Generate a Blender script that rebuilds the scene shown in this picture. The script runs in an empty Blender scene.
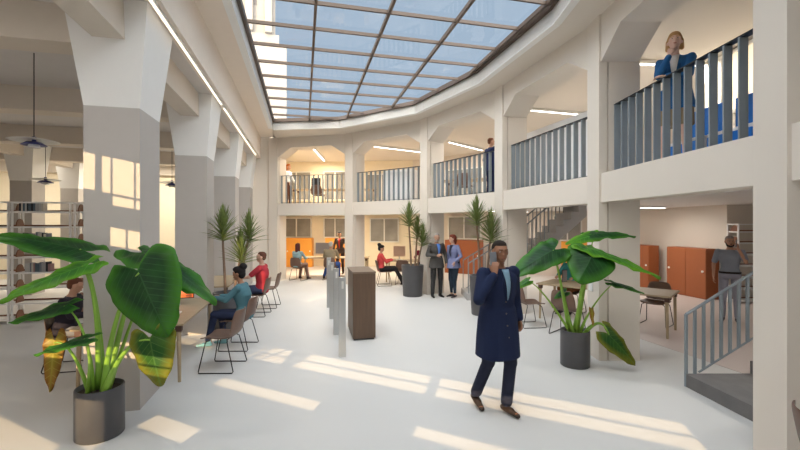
import bpy, bmesh, math, random
from mathutils import Vector, Matrix
random.seed(7)
C = bpy.context.scene.collection
PI = math.pi
EYE = 1.97
# ------------------------------------------------------------------ frames
GA = 13.6 * PI / 180
cA, sA = math.cos(GA), math.sin(GA)
def W(X, Y, z=0.0):                 # hall grid -> world
    return Vector((cA * X - sA * Y, sA * X + cA * Y, z))
def fl(x, y, z=0.0):                # spot on a level plane z seen at (x, y)
    d = (EYE - z) * 400 / (y - 225)
    return Vector(((x - 400) / 400 * d, d, z))
def at(x, y, d):
    return Vector(((x - 400) / 400 * d, d, EYE + (225 - y) / 400 * d))

# ------------------------------------------------------------------ materials
def mat(name, col, rough=0.6, metal=0.0, var=0.0, scale=8.0, bump=0.0, bscale=60.0, emit=None, estr=0.0, spec=0.5, sheen=0, stretch=None):
    m = bpy.data.materials.new(name); m.use_nodes = True
    nt = m.node_tree; b = nt.nodes['Principled BSDF']
    b.inputs['Base Color'].default_value = (*col, 1)
    b.inputs['Roughness'].default_value = rough
    b.inputs['Metallic'].default_value = metal
    b.inputs['Specular IOR Level'].default_value = spec
    if sheen: b.inputs['Sheen Weight'].default_value = sheen
    tc = nt.nodes.new('ShaderNodeTexCoord'); src = tc.outputs['Object']
    if stretch:
        mp = nt.nodes.new('ShaderNodeMapping'); mp.inputs['Scale'].default_value = stretch
        nt.links.new(src, mp.inputs['Vector']); src = mp.outputs['Vector']
    n = nt.nodes.new('ShaderNodeTexNoise'); n.inputs['Scale'].default_value = scale; n.inputs['Detail'].default_value = 4
    nt.links.new(src, n.inputs['Vector'])
    v = max(var, 0.02)
    mx = nt.nodes.new('ShaderNodeMix'); mx.data_type = 'RGBA'
    mx.inputs[6].default_value = (*[max(0, c * (1 - v)) for c in col], 1)
    mx.inputs[7].default_value = (*[min(1, c * (1 + v)) for c in col], 1)
    nt.links.new(n.outputs['Fac'], mx.inputs[0]); nt.links.new(mx.outputs[2], b.inputs['Base Color'])
    if bump:
        n2 = nt.nodes.new('ShaderNodeTexNoise'); n2.inputs['Scale'].default_value = bscale
        nt.links.new(src, n2.inputs['Vector'])
        bp = nt.nodes.new('ShaderNodeBump'); bp.inputs['Strength'].default_value = bump; bp.inputs['Distance'].default_value = 0.01
        nt.links.new(n2.outputs['Fac'], bp.inputs['Height']); nt.links.new(bp.outputs['Normal'], b.inputs['Normal'])
    if emit:
        b.inputs['Emission Color'].default_value = (*emit, 1); b.inputs['Emission Strength'].default_value = estr
    return m

M = {}
M['wall'] = mat('warm_plaster', (0.735, 0.665, 0.585), 0.75, var=0.03, scale=1.2)
M['white'] = mat('white_plaster', (0.86, 0.84, 0.81), 0.7, var=0.02)
M['hall'] = mat('hall_plaster', (0.64, 0.60, 0.57), 0.8, var=0.03)
M['soffit'] = mat('soffit_plaster', (0.84, 0.74, 0.64), 0.75, var=0.03)
M['beam'] = mat('beam_plaster', (0.68, 0.60, 0.51), 0.8, var=0.03)
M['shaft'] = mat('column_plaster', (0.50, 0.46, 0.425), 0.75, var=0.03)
M['cream'] = mat('sunwarm_plaster', (0.86, 0.76, 0.58), 0.7, var=0.03)  # cream tone carries the warm sunlight of the far walls
M['floor'] = mat('poured_floor', (0.68, 0.665, 0.645), 0.5, var=0.015, scale=0.7, spec=0.35)
M['floortone'] = mat('gallery_lighting_tone', (0.62, 0.53, 0.49), 0.5, var=0.02, scale=0.7)  # pinker tone paints the different lighting under the gallery onto the floor
M['bronze'] = mat('bronze_profile', (0.11, 0.075, 0.055), 0.45, 0.2, var=0.15, scale=2)
M['steel'] = mat('painted_bluegrey_steel', (0.27, 0.31, 0.34), 0.42, 0.1)
M['darksteel'] = mat('dark_steel', (0.03, 0.035, 0.04), 0.4, 0.6)
M['wire'] = mat('black_wire', (0.035, 0.03, 0.028), 0.4, 0.6)
M['brush'] = mat('brushed_metal', (0.55, 0.55, 0.54), 0.3, 0.8)
M['shell'] = mat('brown_chair_shell', (0.15, 0.085, 0.06), 0.45, var=0.06)
M['oak'] = mat('pale_oak', (0.42, 0.32, 0.20), 0.5, var=0.18, scale=3, stretch=(1, 14, 1))
M['bracket'] = mat('dark_brown_bracket', (0.10, 0.045, 0.03), 0.5)
M['pot'] = mat('anthracite_pot', (0.075, 0.073, 0.078), 0.42, var=0.1)
M['soil'] = mat('soil', (0.05, 0.032, 0.02), 0.95, var=0.5, scale=40, bump=0.6)
M['kiosk'] = mat('walnut_panel', (0.12, 0.072, 0.045), 0.45, var=0.25, scale=3, stretch=(8, 8, .6))
M['kiosktop'] = mat('walnut_top', (0.20, 0.14, 0.10), 0.45, var=0.1, scale=3)
M['rust'] = mat('rust_orange_lacquer', (0.33, 0.095, 0.03), 0.5, var=0.04)
M['orange'] = mat('orange_lacquer', (0.85, 0.36, 0.05), 0.5, var=0.04)
M['knob'] = mat('white_knob', (0.85, 0.85, 0.83), 0.3)
M['shelfw'] = mat('white_shelf_metal', (0.92, 0.91, 0.90), 0.4)
M['shelfb'] = mat('brown_shelf_board', (0.22, 0.09, 0.05), 0.5, var=0.1)
M['lampw'] = mat('white_lamp_enamel', (0.82, 0.80, 0.75), 0.35)
M['lampb'] = mat('blue_lamp_enamel', (0.05, 0.06, 0.22), 0.35)
M['concrete'] = mat('grey_step_concrete', (0.16, 0.15, 0.145), 0.8, var=0.25, scale=6, bump=0.2)
M['stairg'] = mat('grey_stair', (0.50, 0.49, 0.49), 0.65, var=0.05)
M['blackp'] = mat('black_plastic', (0.015, 0.015, 0.017), 0.35)
M['greyscreen'] = mat('grey_screen_back', (0.33, 0.31, 0.32), 0.4)
M['peach'] = mat('peach_screen_back', (0.72, 0.50, 0.38), 0.4)
M['blue'] = mat('blue_panel', (0.01, 0.20, 0.72), 0.4, var=0.03)
M['winglass'] = mat('window_glass_view', (0.30, 0.29, 0.27), 0.12, var=0.5, scale=1.5)
M['tower'] = mat('tower_stone', (0.27, 0.235, 0.20), 0.85, var=0.06, scale=.5)
M['slit'] = mat('tower_dark_window', (0.10, 0.08, 0.07), 0.3)
M['leafmid'] = None
for k, c, e in (('glint', (1, .85, .65), 1.6), ('led', (1, 0.97, 0.92), 4), ('sunfill', (1, 0.86, 0.62), 7)):
    M[k] = mat(k + '_diffuser', (.9, .9, .88), .5, emit=c, estr=e)

def glass_mat():
    m = bpy.data.materials.new('clear_glass'); m.use_nodes = True
    nt = m.node_tree; nt.nodes.clear()
    o = nt.nodes.new('ShaderNodeOutputMaterial'); t = nt.nodes.new('ShaderNodeBsdfTransparent'); g = nt.nodes.new('ShaderNodeBsdfGlossy')
    t.inputs['Color'].default_value = (.95, .97, .98, 1); g.inputs['Roughness'].default_value = 0.02
    x = nt.nodes.new('ShaderNodeMixShader'); x.inputs[0].default_value = 0.04; nt.links.new(t.outputs[0], x.inputs[1]); nt.links.new(g.outputs[0], x.inputs[2])
    nt.links.new(x.outputs[0], o.inputs[0]); return m
M['glass'] = glass_mat()

def leaf_mat(name, dark, light, edge, yellow=0.0):
    """veined blade; x across, y along the midrib in the leaf's own frame"""
    m = bpy.data.materials.new(name); m.use_nodes = True
    nt = m.node_tree; b = nt.nodes['Principled BSDF']; N = nt.nodes.new; L = nt.links.new
    b.inputs['Roughness'].default_value = 0.42; b.inputs['Specular IOR Level'].default_value = 0.35
    tc = N('ShaderNodeTexCoord'); sp = N('ShaderNodeSeparateXYZ'); L(tc.outputs['Object'], sp.inputs[0])
    ab = N('ShaderNodeMath'); ab.operation = 'ABSOLUTE'; L(sp.outputs[0], ab.inputs[0])
    a1 = N('ShaderNodeMath'); a1.operation = 'MULTIPLY_ADD'; a1.inputs[1].default_value = -0.75; L(ab.outputs[0], a1.inputs[0]); L(sp.outputs[1], a1.inputs[2])
    s = N('ShaderNodeMath'); s.operation = 'MULTIPLY'; s.inputs[1].default_value = 95; L(a1.outputs[0], s.inputs[0])
    sn = N('ShaderNodeMath'); sn.operation = 'SINE'; L(s.outputs[0], sn.inputs[0])
    pw = N('ShaderNodeMapRange'); pw.inputs[1].default_value = 0.86; pw.inputs[2].default_value = 1.0; L(sn.outputs[0], pw.inputs[0])
    mid = N('ShaderNodeMapRange'); mid.inputs[1].default_value = 0.009; mid.inputs[2].default_value = 0.003; L(ab.outputs[0], mid.inputs[0])
    mxv = N('ShaderNodeMath'); mxv.operation = 'MAXIMUM'; L(pw.outputs[0], mxv.inputs[0]); L(mid.outputs[0], mxv.inputs[1])
    n = N('ShaderNodeTexNoise'); n.inputs['Scale'].default_value = 7; L(tc.outputs['Object'], n.inputs['Vector'])
    r = N('ShaderNodeMapRange'); r.inputs[1].default_value = 0.42; r.inputs[2].default_value = 0.7; L(n.outputs['Fac'], r.inputs[0])
    m1 = N('ShaderNodeMix'); m1.data_type = 'RGBA'; m1.inputs[6].default_value = (*dark, 1); m1.inputs[7].default_value = (*light, 1); L(r.outputs[0], m1.inputs[0])
    at_ = N('ShaderNodeAttribute'); at_.attribute_name = 'rim'
    rr = N('ShaderNodeMapRange'); rr.inputs[1].default_value = 0.72 - .5 * yellow; rr.inputs[2].default_value = 1.0; L(at_.outputs['Fac'], rr.inputs[0])
    m2 = N('ShaderNodeMix'); m2.data_type = 'RGBA'; m2.inputs[7].default_value = (*edge, 1); L(rr.outputs[0], m2.inputs[0]); L(m1.outputs[2], m2.inputs[6])
    m3 = N('ShaderNodeMix'); m3.data_type = 'RGBA'; m3.inputs[7].default_value = (*[min(1, c * 1.5 + .03) for c in light], 1)
    k = N('ShaderNodeMath'); k.operation = 'MULTIPLY'; k.inputs[1].default_value = 0.45; L(mxv.outputs[0], k.inputs[0]); L(k.outputs[0], m3.inputs[0]); L(m2.outputs[2], m3.inputs[6])
    L(m3.outputs[2], b.inputs['Base Color'])
    tr = N('ShaderNodeBsdfTranslucent'); L(m3.outputs[2], tr.inputs['Color'])
    ms = N('ShaderNodeMixShader'); ms.inputs[0].default_value = 0.3
    L(b.outputs[0], ms.inputs[1]); L(tr.outputs[0], ms.inputs[2]); L(ms.outputs[0], nt.nodes['Material Output'].inputs[0])
    return m
M['leaf'] = leaf_mat('green_leaf', (0.009, 0.052, 0.013), (0.015, 0.095, 0.015), (0.07, 0.26, 0.02), .25)
M['leaf2'] = leaf_mat('light_green_leaf', (0.035, 0.17, 0.02), (0.08, 0.30, 0.02), (0.16, 0.40, 0.02), .4)
M['leafyg'] = leaf_mat('green_yellow_leaf', (0.02, 0.10, 0.015), (0.07, 0.17, 0.02), (0.28, 0.26, 0.02), .3)
M['leafy'] = leaf_mat('yellow_leaf', (0.34, 0.27, 0.02), (0.40, 0.32, 0.04), (0.35, 0.14, 0.02), .6)
M['stalk'] = mat('leaf_stalk', (0.24, 0.44, 0.05), 0.45, var=0.3, scale=5)
M['trunk'] = mat('dracaena_trunk', (0.20, 0.13, 0.09), 0.85, var=0.3, scale=15, bump=.4)
M['blade'] = mat('dracaena_blade', (0.17, 0.22, 0.06), 0.5, var=0.4, scale=20)
M['cord'] = mat('lamp_cord', (0.03, 0.02, 0.02), 0.5)

def screen_mat():
    m = bpy.data.materials.new('sunset_screen'); m.use_nodes = True
    nt = m.node_tree; b = nt.nodes['Principled BSDF']; N = nt.nodes.new; L = nt.links.new
    tc = N('ShaderNodeTexCoord'); n = N('ShaderNodeTexNoise'); n.inputs['Scale'].default_value = 5; L(tc.outputs['Object'], n.inputs['Vector'])
    cr = N('ShaderNodeValToRGB'); e = cr.color_ramp.elements
    e[0].position = .35; e[0].color = (0.05, .01, .01, 1); e[1].position = .68; e[1].color = (1, .55, .35, 1)
    q = e.new(.5); q.color = (.85, .20, .05, 1)
    L(n.outputs['Fac'], cr.inputs[0]); L(cr.outputs[0], b.inputs['Base Color']); L(cr.outputs[0], b.inputs['Emission Color'])
    b.inputs['Emission Strength'].default_value = 0.6; b.inputs['Roughness'].default_value = .3
    return m
M['sunset'] = screen_mat()
_cols = {}
def cm(col, rough=0.8, var=0.08, name='cloth'):
    k = (col, rough, name)
    if k not in _cols: _cols[k] = mat(name, col, rough, var=var, scale=14, bump=0.15 if name == 'cloth' else 0, bscale=25, spec=.25)
    return _cols[k]

# ------------------------------------------------------------------ mesh helpers
def obj(name, bm, m=None, parent=None, smooth=False, bevel=0.0, bake=False):
    me = bpy.data.meshes.new(name)
    bmesh.ops.recalc_face_normals(bm, faces=bm.faces)
    bm.to_mesh(me); bm.free()
    o = bpy.data.objects.new(name, me); C.objects.link(o)
    for x in (m if isinstance(m, (list, tuple)) else [m]):
        if x: me.materials.append(x)
    if parent: o.parent = parent
    if smooth:
        for p in me.polygons: p.use_smooth = True
    if bevel:
        b = o.modifiers.new('bevel', 'BEVEL'); b.width = bevel; b.segments = 2; b.limit_method = 'ANGLE'
    return o
def tag(o, label, cat, group=None, kind=None):
    if label: o['label'] = label
    if cat: o['category'] = cat
    if group: o['group'] = group
    if kind: o['kind'] = kind
    return o
def thing(name, label, cat, loc=(0, 0, 0), rz=0, group=None):
    o = bpy.data.objects.new(name, None); C.objects.link(o)
    o.location = loc; o.rotation_euler = (0, 0, rz); o.empty_display_size = .1
    return tag(o, label, cat, group)
def struct(name, bm, m, parent=None, bevel=0):
    o = obj(name, bm, m, parent, bevel=bevel)
    if not parent: o['kind'] = 'structure'
    return o
def box(bm, x0, x1, y0, y1, z0, z1, mx=None):
    v = [Vector((x, y, z)) for z in (z0, z1) for (x, y) in ((x0, y0), (x1, y0), (x1, y1), (x0, y1))]
    if mx: v = [mx @ p for p in v]
    v = [bm.verts.new(p) for p in v]
    for f in ((0, 3, 2, 1), (4, 5, 6, 7), (0, 1, 5, 4), (1, 2, 6, 5), (2, 3, 7, 6), (3, 0, 4, 7)):
        bm.faces.new([v[i] for i in f])
    return bm
def B(*a, **k): return box(bmesh.new(), *a, **k)
GM = Matrix.Rotation(GA, 4, 'Z')
def GB(*a): return box(bmesh.new(), *a, mx=GM)
def prism(bm, pts, z0, z1):
    n = len(pts)
    a = [bm.verts.new((p[0], p[1], z0)) for p in pts]; b = [bm.verts.new((p[0], p[1], z1)) for p in pts]
    bm.faces.new(a); bm.faces.new(b)
    for i in range(n): bm.faces.new((a[i], a[(i + 1) % n], b[(i + 1) % n], b[i]))
    return bm
def frame_of(d):
    d = d.normalized(); u = Vector((0, 0, 1)) if abs(d.z) < .9 else Vector((0, 1, 0))
    x = u.cross(d).normalized(); return x, d.cross(x).normalized(), d
def rod(bm, p0, p1, r0, r1=None, seg=10, caps=True):
    p0 = Vector(p0); p1 = Vector(p1); r1 = r0 if r1 is None else r1
    x, y, d = frame_of(p1 - p0)
    A = []; Bv = []
    for i in range(seg):
        a = 2 * PI * i / seg; v = x * math.cos(a) + y * math.sin(a)
        A.append(bm.verts.new(p0 + v * r0)); Bv.append(bm.verts.new(p1 + v * r1))
    for i in range(seg): bm.faces.new((A[i], A[(i + 1) % seg], Bv[(i + 1) % seg], Bv[i]))
    if caps: bm.faces.new(A); bm.faces.new(Bv)
    return bm
def tube(bm, pts, rads, seg=8):
    pts = [Vector(p) for p in pts]; n = len(pts)
    if not isinstance(rads, (list, tuple)): rads = [rads] * n
    prev = None; x = None; rings = []
    for i, p in enumerate(pts):
        d = (pts[min(i + 1, n - 1)] - pts[max(i - 1, 0)]).normalized()
        if x is None: x, y, _ = frame_of(d)
        else:
            x = (x - d * x.dot(d)).normalized(); y = d.cross(x)
        rings.append([bm.verts.new(p + (x * math.cos(2 * PI * k / seg) + y * math.sin(2 * PI * k / seg)) * rads[i]) for k in range(seg)])
    for a, b in zip(rings, rings[1:]):
        for k in range(seg): bm.faces.new((a[k], a[(k + 1) % seg], b[(k + 1) % seg], b[k]))
    bm.faces.new(rings[0]); bm.faces.new(rings[-1]); return bm
def bez(p0, p1, p2, p3, n=12):
    p0, p1, p2, p3 = map(Vector, (p0, p1, p2, p3)); r = []
    for i in range(n + 1):
        t = i / n; r.append(p0 * (1 - t) ** 3 + p1 * 3 * t * (1 - t) ** 2 + p2 * 3 * t * t * (1 - t) + p3 * t ** 3)
    return r
def lathe(bm, prof, seg=32, c=(0, 0, 0)):
    rings = []
    for r, z in prof:
        rings.append([bm.verts.new((c[0] + r * math.cos(2 * PI * k / seg), c[1] + r * math.sin(2 * PI * k / seg), c[2] + z)) for k in range(seg)])
    for a, b in zip(rings, rings[1:]):
        for k in range(seg): bm.faces.new((a[k], a[(k + 1) % seg], b[(k + 1) % seg], b[k]))
    bm.faces.new(rings[0]); bm.faces.new(rings[-1]); return bm
def ell(bm, c, r, mx=None, seg=16):
    m = Matrix.Translation(c) @ Matrix.Diagonal((*r, 1))
    if mx: m = mx @ m
    bmesh.ops.create_uvsphere(bm, u_segments=seg, v_segments=seg // 2 + 2, radius=1, matrix=m)
def cap(bm, p0, p1, r0, r1=None, seg=12, flat=1.0, fdir=None):
    """closed tapered capsule; flat scales it along fdir"""
    p0 = Vector(p0); p1 = Vector(p1); r1 = r0 if r1 is None else r1
    if (p1 - p0).length < 1e-5: p1 = p0 + Vector((0, 0, 1e-3))
    d = (p1 - p0).normalized()
    if fdir: y = (Vector(fdir) - d * d.dot(Vector(fdir))).normalized(); x = y.cross(d)
    else: x, y, _ = frame_of(d)
    rings = []
    for c, r, ph in [(p0, r0, a) for a in (-80, -50, -20)] + [(p1, r1, a) for a in (0, 30, 60, 80)]:
        a = ph * PI / 180
        o = c + d * (r * math.sin(a)); q = r * math.cos(a)
        rings.append([bm.verts.new(o + x * q * math.cos(2 * PI * k / seg) + y * q * flat * math.sin(2 * PI * k / seg)) for k in range(seg)])
    for a, b in zip(rings, rings[1:]):
        for k in range(seg): bm.faces.new((a[k], a[(k + 1) % seg], b[(k + 1) % seg], b[k]))
    bm.faces.new(rings[0]); bm.faces.new(rings[-1])
def loft(bm, rings, seg=24):
    R = []
    for c, rx, ry, X, Y in rings:
        R.append([bm.verts.new(Vector(c) + X * rx * math.copysign(abs(math.cos(2 * PI * k / seg)) ** .85, math.cos(2 * PI * k / seg)) + Y * ry * math.copysign(abs(math.sin(2 * PI * k / seg)) ** .85, math.sin(2 * PI * k / seg))) for k in range(seg)])
    for a, b in zip(R, R[1:]):
        for k in range(seg): bm.faces.new((a[k], a[(k + 1) % seg], b[(k + 1) % seg], b[k]))
    bm.faces.new(R[0]); bm.faces.new(R[-1])
def fuse(name, bm, m, parent, vox=.01, smooth=4):
    """fuse the overlapping forms in bm into one continuous skin"""
    me = bpy.data.meshes.new('t'); bmesh.ops.recalc_face_normals(bm, faces=bm.faces); bm.to_mesh(me); bm.free()
    t = bpy.data.objects.new('t', me); C.objects.link(t)
    r = t.modifiers.new('r', 'REMESH'); r.mode = 'VOXEL'; r.voxel_size = vox; r.use_smooth_shade = True
    if smooth:
        s = t.modifiers.new('s', 'SMOOTH'); s.factor = .5; s.iterations = smooth
    dg = bpy.context.evaluated_depsgraph_get(); dg.update()
    nm = bpy.data.meshes.new_from_object(t.evaluated_get(dg))
    bpy.data.objects.remove(t); bpy.data.meshes.remove(me)
    nm.name = name; nm.materials.clear(); nm.materials.append(m)
    for p in nm.polygons: p.use_smooth = True
    o = bpy.data.objects.new(name, nm); C.objects.link(o); o.parent = parent
    return o
def dup(root, loc, rz, label=None, group=None):
    r = root.copy(); C.objects.link(r); r.location = loc; r.rotation_euler = (0, 0, rz)
    if label: r['label'] = label
    if group: r['group'] = group
    for ch in list(root.children):
        c = ch.copy(); C.objects.link(c); c.parent = r
        for g in list(ch.children):
            d = g.copy(); C.objects.link(d); d.parent = c
    return r

# ================================================================== THE SHELL
V = [Vector(p) for p in ((-4.62, 14.05), (-1.85, 13.4), (.58, 11.6), (2.14, 9.05), (2.88, 6.15), (2.93, 3.32), (2.5, .45), (1.5, -2.3))]
K = [Vector(p) for p in ((-4.06, 12.75), (-1.88, 12.5), (.41, 10.9), (1.68, 8.6), (2.32, 6.07), (2.30, 3.3), (1.9, .6), (1.0, -1.8))]
Bk = [Vector(p) for p in ((-6.1, 19.5), (.6, 18.9), (3.9, 16.3), (7.8, 14.8), (8.5, 10.4), (11, 10.2), (11, 0), (7, -7))]
ZC, ZF = 5.02, 2.65
NV = len(V)
# floor
struct('floor', prism(bmesh.new(), [(-14, -9), (13, -9), (13, 22), (-18, 22)], -.3, 0), M['floor'])
struct('floor_gallery_tone', prism(bmesh.new(), [(4.12, 7.1), (4.55, 5.3), (5.2, 2.5), (10.95, 2.5), (10.95, 10.1), (8.45, 10.3), (7.7, 14.6), (7.1, 12.2)], -.02, 0.004), M['floortone'])
# roof over the gallery, ring between the light well and the rear wall
for i in range(NV - 1):
    struct('ceiling_gallery', prism(bmesh.new(), [K[i], K[i + 1], Bk[i + 1], Bk[i]], ZC, ZC + .3), M['wall'])
    va = V[i].lerp(Bk[i], .03); vb = V[i + 1].lerp(Bk[i + 1], .03)
    struct('floor_upper', prism(bmesh.new(), [va, vb, Bk[i + 1], Bk[i]], 2.5, ZF), M['white'] if i > 1 else M['wall'])
# back walls
for i in range(NV - 1):
    a, b = Bk[i], Bk[i + 1]; n = (b - a).normalized(); n = Vector((-n.y, n.x))
    struct('wall_back', prism(bmesh.new(), [a, b, b + n * .3, a + n * .3], 0, ZC + .3), M['cream'] if i == 0 else M['wall'])
# side wall between gallery and hall
a, b = Vector((-4.85, 14.1)), Bk[0]
n = Vector((-(b - a).y, (b - a).x)).normalized()
struct('wall_side', prism(bmesh.new(), [a, b, b + n * .25, a + n * .25], 0, ZC + .3), M['cream'])
# columns of the gallery and the beams between them
for i in range(NV):
    if i < NV - 1: t = (V[i + 1] - V[i]).normalized()
    o = Vector((-t.y, t.x));  o = -o if o.y < 0 and i < 3 else o
    o = Vector((-t.y, t.x))
    a = V[i]; w = .35
    pts = [a, a + t * w, a + t * w + o * .12, a + t * (w - .03) + o * .12, a + t * (w - .03) + o * .14, a + t * w + o * .14, a + t * w + o * .6, a + o * .6]
    struct('column_gallery', prism(bmesh.new(), pts, 0, ZC), M['wall'])
    if i == NV - 1: break
    L = (V[i + 1] - V[i]).length - w
    s0 = a + t * w
    def P3(s, r, z): q = s0 + t * s + o * r; return Vector((q.x, q.y, z))
    struct('trim_fascia', prism(bmesh.new(), [P3(0, .03, 0), P3(L, .03, 0), P3(L, .3, 0), P3(0, .3, 0)], 2.3, 2.72), M['white'] if i == 9 else M['wall'])
    bm = bmesh.new(); prof = [(0, 4.34), (.5, 4.67), (L - .5, 4.67), (L, 4.34), (L, ZC), (0, ZC)]
    A = [bm.verts.new(P3(s, .03, z)) for s, z in prof]; D = [bm.verts.new(P3(s, .58, z)) for s, z in prof]
    bm.faces.new(A); bm.faces.new(D)
    for k in range(6): bm.faces.new((A[k], A[(k + 1) % 6], D[(k + 1) % 6], D[k]))
    struct('trim_arch_beam', bm, M['wall'])
# curb of the light well
struct_left = [W(-.95, 13.2), W(-.95, -3.0)]
curb = K + [Vector(struct_left[1][:2])]
for i in range(len(curb) - 1):
    a, b = curb[i], curb[i + 1]; n = (b - a).normalized(); n = Vector((-n.y, n.x))
    struct('trim_curb', prism(bmesh.new(), [a, b, b + n * .12, a + n * .12], ZC - .01, 5.34), M['white'])
struct('trim_curb', GB(-1.07, -.95, -3, 13.25, ZC - .01, 5.34), M['white'])
# closing roof pieces behind the camera
struct('ceiling_rear', prism(bmesh.new(), [K[7], Bk[7], (6.6, -7.7), W(-1.18, -4.05), W(-1.44, -3.8), W(-1.44, -3), W(-.95, -3)], ZC, ZC + .3), M['wall'])
struct('ceiling_edge', GB(-1.44, -.95, -3.0, 14.6, ZC, ZC + .32), M['soffit'])
struct('ceiling_edge', prism(bmesh.new(), [W(-1.44, 14.6), W(-.95, 13.2), K[0], K[0] + Vector((-1.0, 2.5)), Bk[0]], ZC + .012, ZC + .3), M['wall'])
struct('wall_corner', prism(bmesh.new(), [(-5.15, 13.95), (-4.66, 14.12), (-4.7, 14.35), (-5.2, 14.2)], 0, ZC + .3), M['wall'])
struct('trim_hall_fascia', GB(-1.60, -1.44, -3.6, 14.7, 4.3, ZC + .3), M['soffit'])
# ------------------------------------------------------------------ hall on the left
struct('ceiling_hall', GB(-11.2, -1.60, 1.6, 17.6, 4.3, 4.7), M['hall'])
struct('ceiling_hall', prism(bmesh.new(), [W(-1.6, 1.6)[:2], W(-7.8, 1.6)[:2], W(-1.6, -3.7)[:2]], ZC, ZC + .3), M['hall'])
struct('wall_left', GB(-11.5, -11.2, -1, 17.6, 0, 5.3), M['hall'])
struct('wall_hall_end', GB(-11.5, -1.35, 17.5, 17.8, 0, 5.3), M['cream'])
rows = [4.79, 7.83, 10.95, 13.95]
struct('beam_long', GB(-2.10, -1.80, 1.6, 17.4, 3.90, 4.3), M['beam'])
struct('beam_long', GB(-7.85, -7.55, 1.6, 17.4, 3.90, 4.3), M['beam'])
for y in [1.7] + rows + [17.05]:
    struct('beam_cross', GB(-11.1, -2.10, y + .14, y + .5, 3.901, 4.3), M['beam'])
def hall_column(X, Y):
    root = thing('column', None, None, W(X, Y + .3), GA); root['kind'] = 'structure'; 
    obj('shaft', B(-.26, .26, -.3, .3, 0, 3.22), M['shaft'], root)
    bm = bmesh.new()
    a = [bm.verts.new(p) for p in ((-.26, -.3, 3.21), (.26, -.3, 3.21), (.26, .3, 3.21), (-.26, .3, 3.21))]
    b = [bm.verts.new(p) for p in ((-.40, -.42, 4.299), (.37, -.42, 4.299), (.37, .42, 4.299), (-.40, .42, 4.299))]
    bm.faces.new(a); bm.faces.new(b)
    for k in range(4): bm.faces.new((a[k], a[(k + 1) % 4], b[(k + 1) % 4], b[k]))
    obj('capital', bm, M['white'], root)
for y in rows: hall_column(-1.95, y)
for X, y in ((-7.67, 13.35), (-7.70, 15.8), (-7.7, 7.1)): hall_column(X, y)

# ------------------------------------------------------------------ glazed roof
poly = [W(-.95, -3.0), W(-.95, 13.15)]
gi = Matrix.Rotation(-GA, 2)
PG = [gi @ Vector(p[:2]) for p in ([Vector((q.x, q.y)) for q in poly] + K[0:1] + K[1:])]
def cuts(axis, val):
    r = []
    for i in range(len(PG)):
        a, b = PG[i], PG[(i + 1) % len(PG)]
        if (a[axis] - val) * (b[axis] - val) < 0:
            t = (val - a[axis]) / (b[axis] - a[axis]); r.append(a[1 - axis] + t * (b[1 - axis] - a[1 - axis]))
    r.sort(); return r
sky = thing('window_1', None, None, (0, 0, 0)); sky['kind'] = 'structure'
for xx in (.183, 1.306, 2.43, 3.55):
    r = cuts(0, xx)
    for j in range(0, len(r) - 1, 2):
        obj('glazing_bar', GB(xx - .022, xx + .022, r[j], r[j + 1], 5.26, 5.33), M['bronze'], sky)
k = -11
while k < 9:
    yy = 6.94 + .81 * k; r = cuts(1, yy)
    for j in range(0, len(r) - 1, 2):
        obj('cross_bar', GB(r[j], r[j + 1], yy - .018, yy + .018, 5.275, 5.33), M['bronze'], sky)
    k += 1
bm = bmesh.new()
ring = [W(p[0], p[1]) for p in PG]
cen = sum(ring, Vector()) / len(ring)
for i in range(len(ring)):
    a, b = ring[i], ring[(i + 1) % len(ring)]
    d = (b - a).normalized(); n = Vector((-d.y, d.x, 0)); n = n if n.dot(cen - a) > 0 else -n
    prism(bm, [(a + n * .002)[:2], (b + n * .002)[:2], (b + n * .06)[:2], (a + n * .06)[:2]], 5.24, 5.345)
obj('edge_frame', bm, M['bronze'], sky)
obj('pane', prism(bmesh.new(), [p[:2] for p in ring], 5.335, 5.343), M['glass'], sky)

# ------------------------------------------------------------------ added unseen wall behind the viewer, cut and raised to shape the sun
U = Vector((.45, .89)); Wd = Vector((.76, -.65)); S0 = -4.0; TE = .30
def wallpt(c, off=0): p = U * (S0 - off) + Wd * c; return W(p.x, p.y)
ops = []
def row(c0, c1, s0, s1): ops.append((c0, c1, (s0 - S0) * TE, (s1 - S0) * TE))
row(-6.6, -.82, 4.40, 4.66); row(-6.6, -.82, 4.70, 4.97)
row(-.68, 1.87, 4.40, 4.66); row(-.68, 1.87, 4.70, 4.97)
row(-6.0, -4.2, 3.45, 3.68); row(-3.49, -1.93, 3.45, 3.68); row(-.76, 2.2, 3.47, 3.68)
row(-3.5, -2.83, 2.38, 2.65)
row(-6.2, -3.87, 1.2, 1.87)
ops += [(-4.27, -4.16, 4.23, 4.61), (-4.10, -4.03, 4.23, 4.61), (-4.01, -3.83, 4.23, 4.61), (-3.81, -3.77, 4.23, 4.61),
        (-4.01, -3.83, 4.11, 4.21), (-3.81, -3.77, 4.11, 4.21), (-4.03, -3.9, 3.68, 3.88), (-3.88, -3.77, 3.68, 3.88),
        (-3.76, -3.54, 1.78, 2.2), (-5.0, -4.9, 3.6, 4.6), (-4.88, -4.75, 3.6, 4.6)]
cs = sorted(set([-13, 8.5] + [round(o[0], 4) for o in ops] + [round(o[1], 4) for o in ops]))
zs = sorted(set([0, 10.9] + [round(o[2], 4) for o in ops] + [round(o[3], 4) for o in ops]))
bm = bmesh.new()
for i in range(len(cs) - 1):
    cmid = (cs[i] + cs[i + 1]) / 2; run = None
    for j in range(len(zs)):
        solid = j < len(zs) - 1 and not any(o[0] < cmid < o[1] and o[2] < (zs[j] + zs[j + 1]) / 2 < o[3] for o in ops)
        if solid and run is None: run = zs[j]
        if not solid and run is not None:
            p = [wallpt(cs[i]), wallpt(cs[i + 1]), wallpt(cs[i + 1], .02), wallpt(cs[i], .02)]
            prism(bm, [q[:2] for q in p], run, zs[j]); run = None
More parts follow.
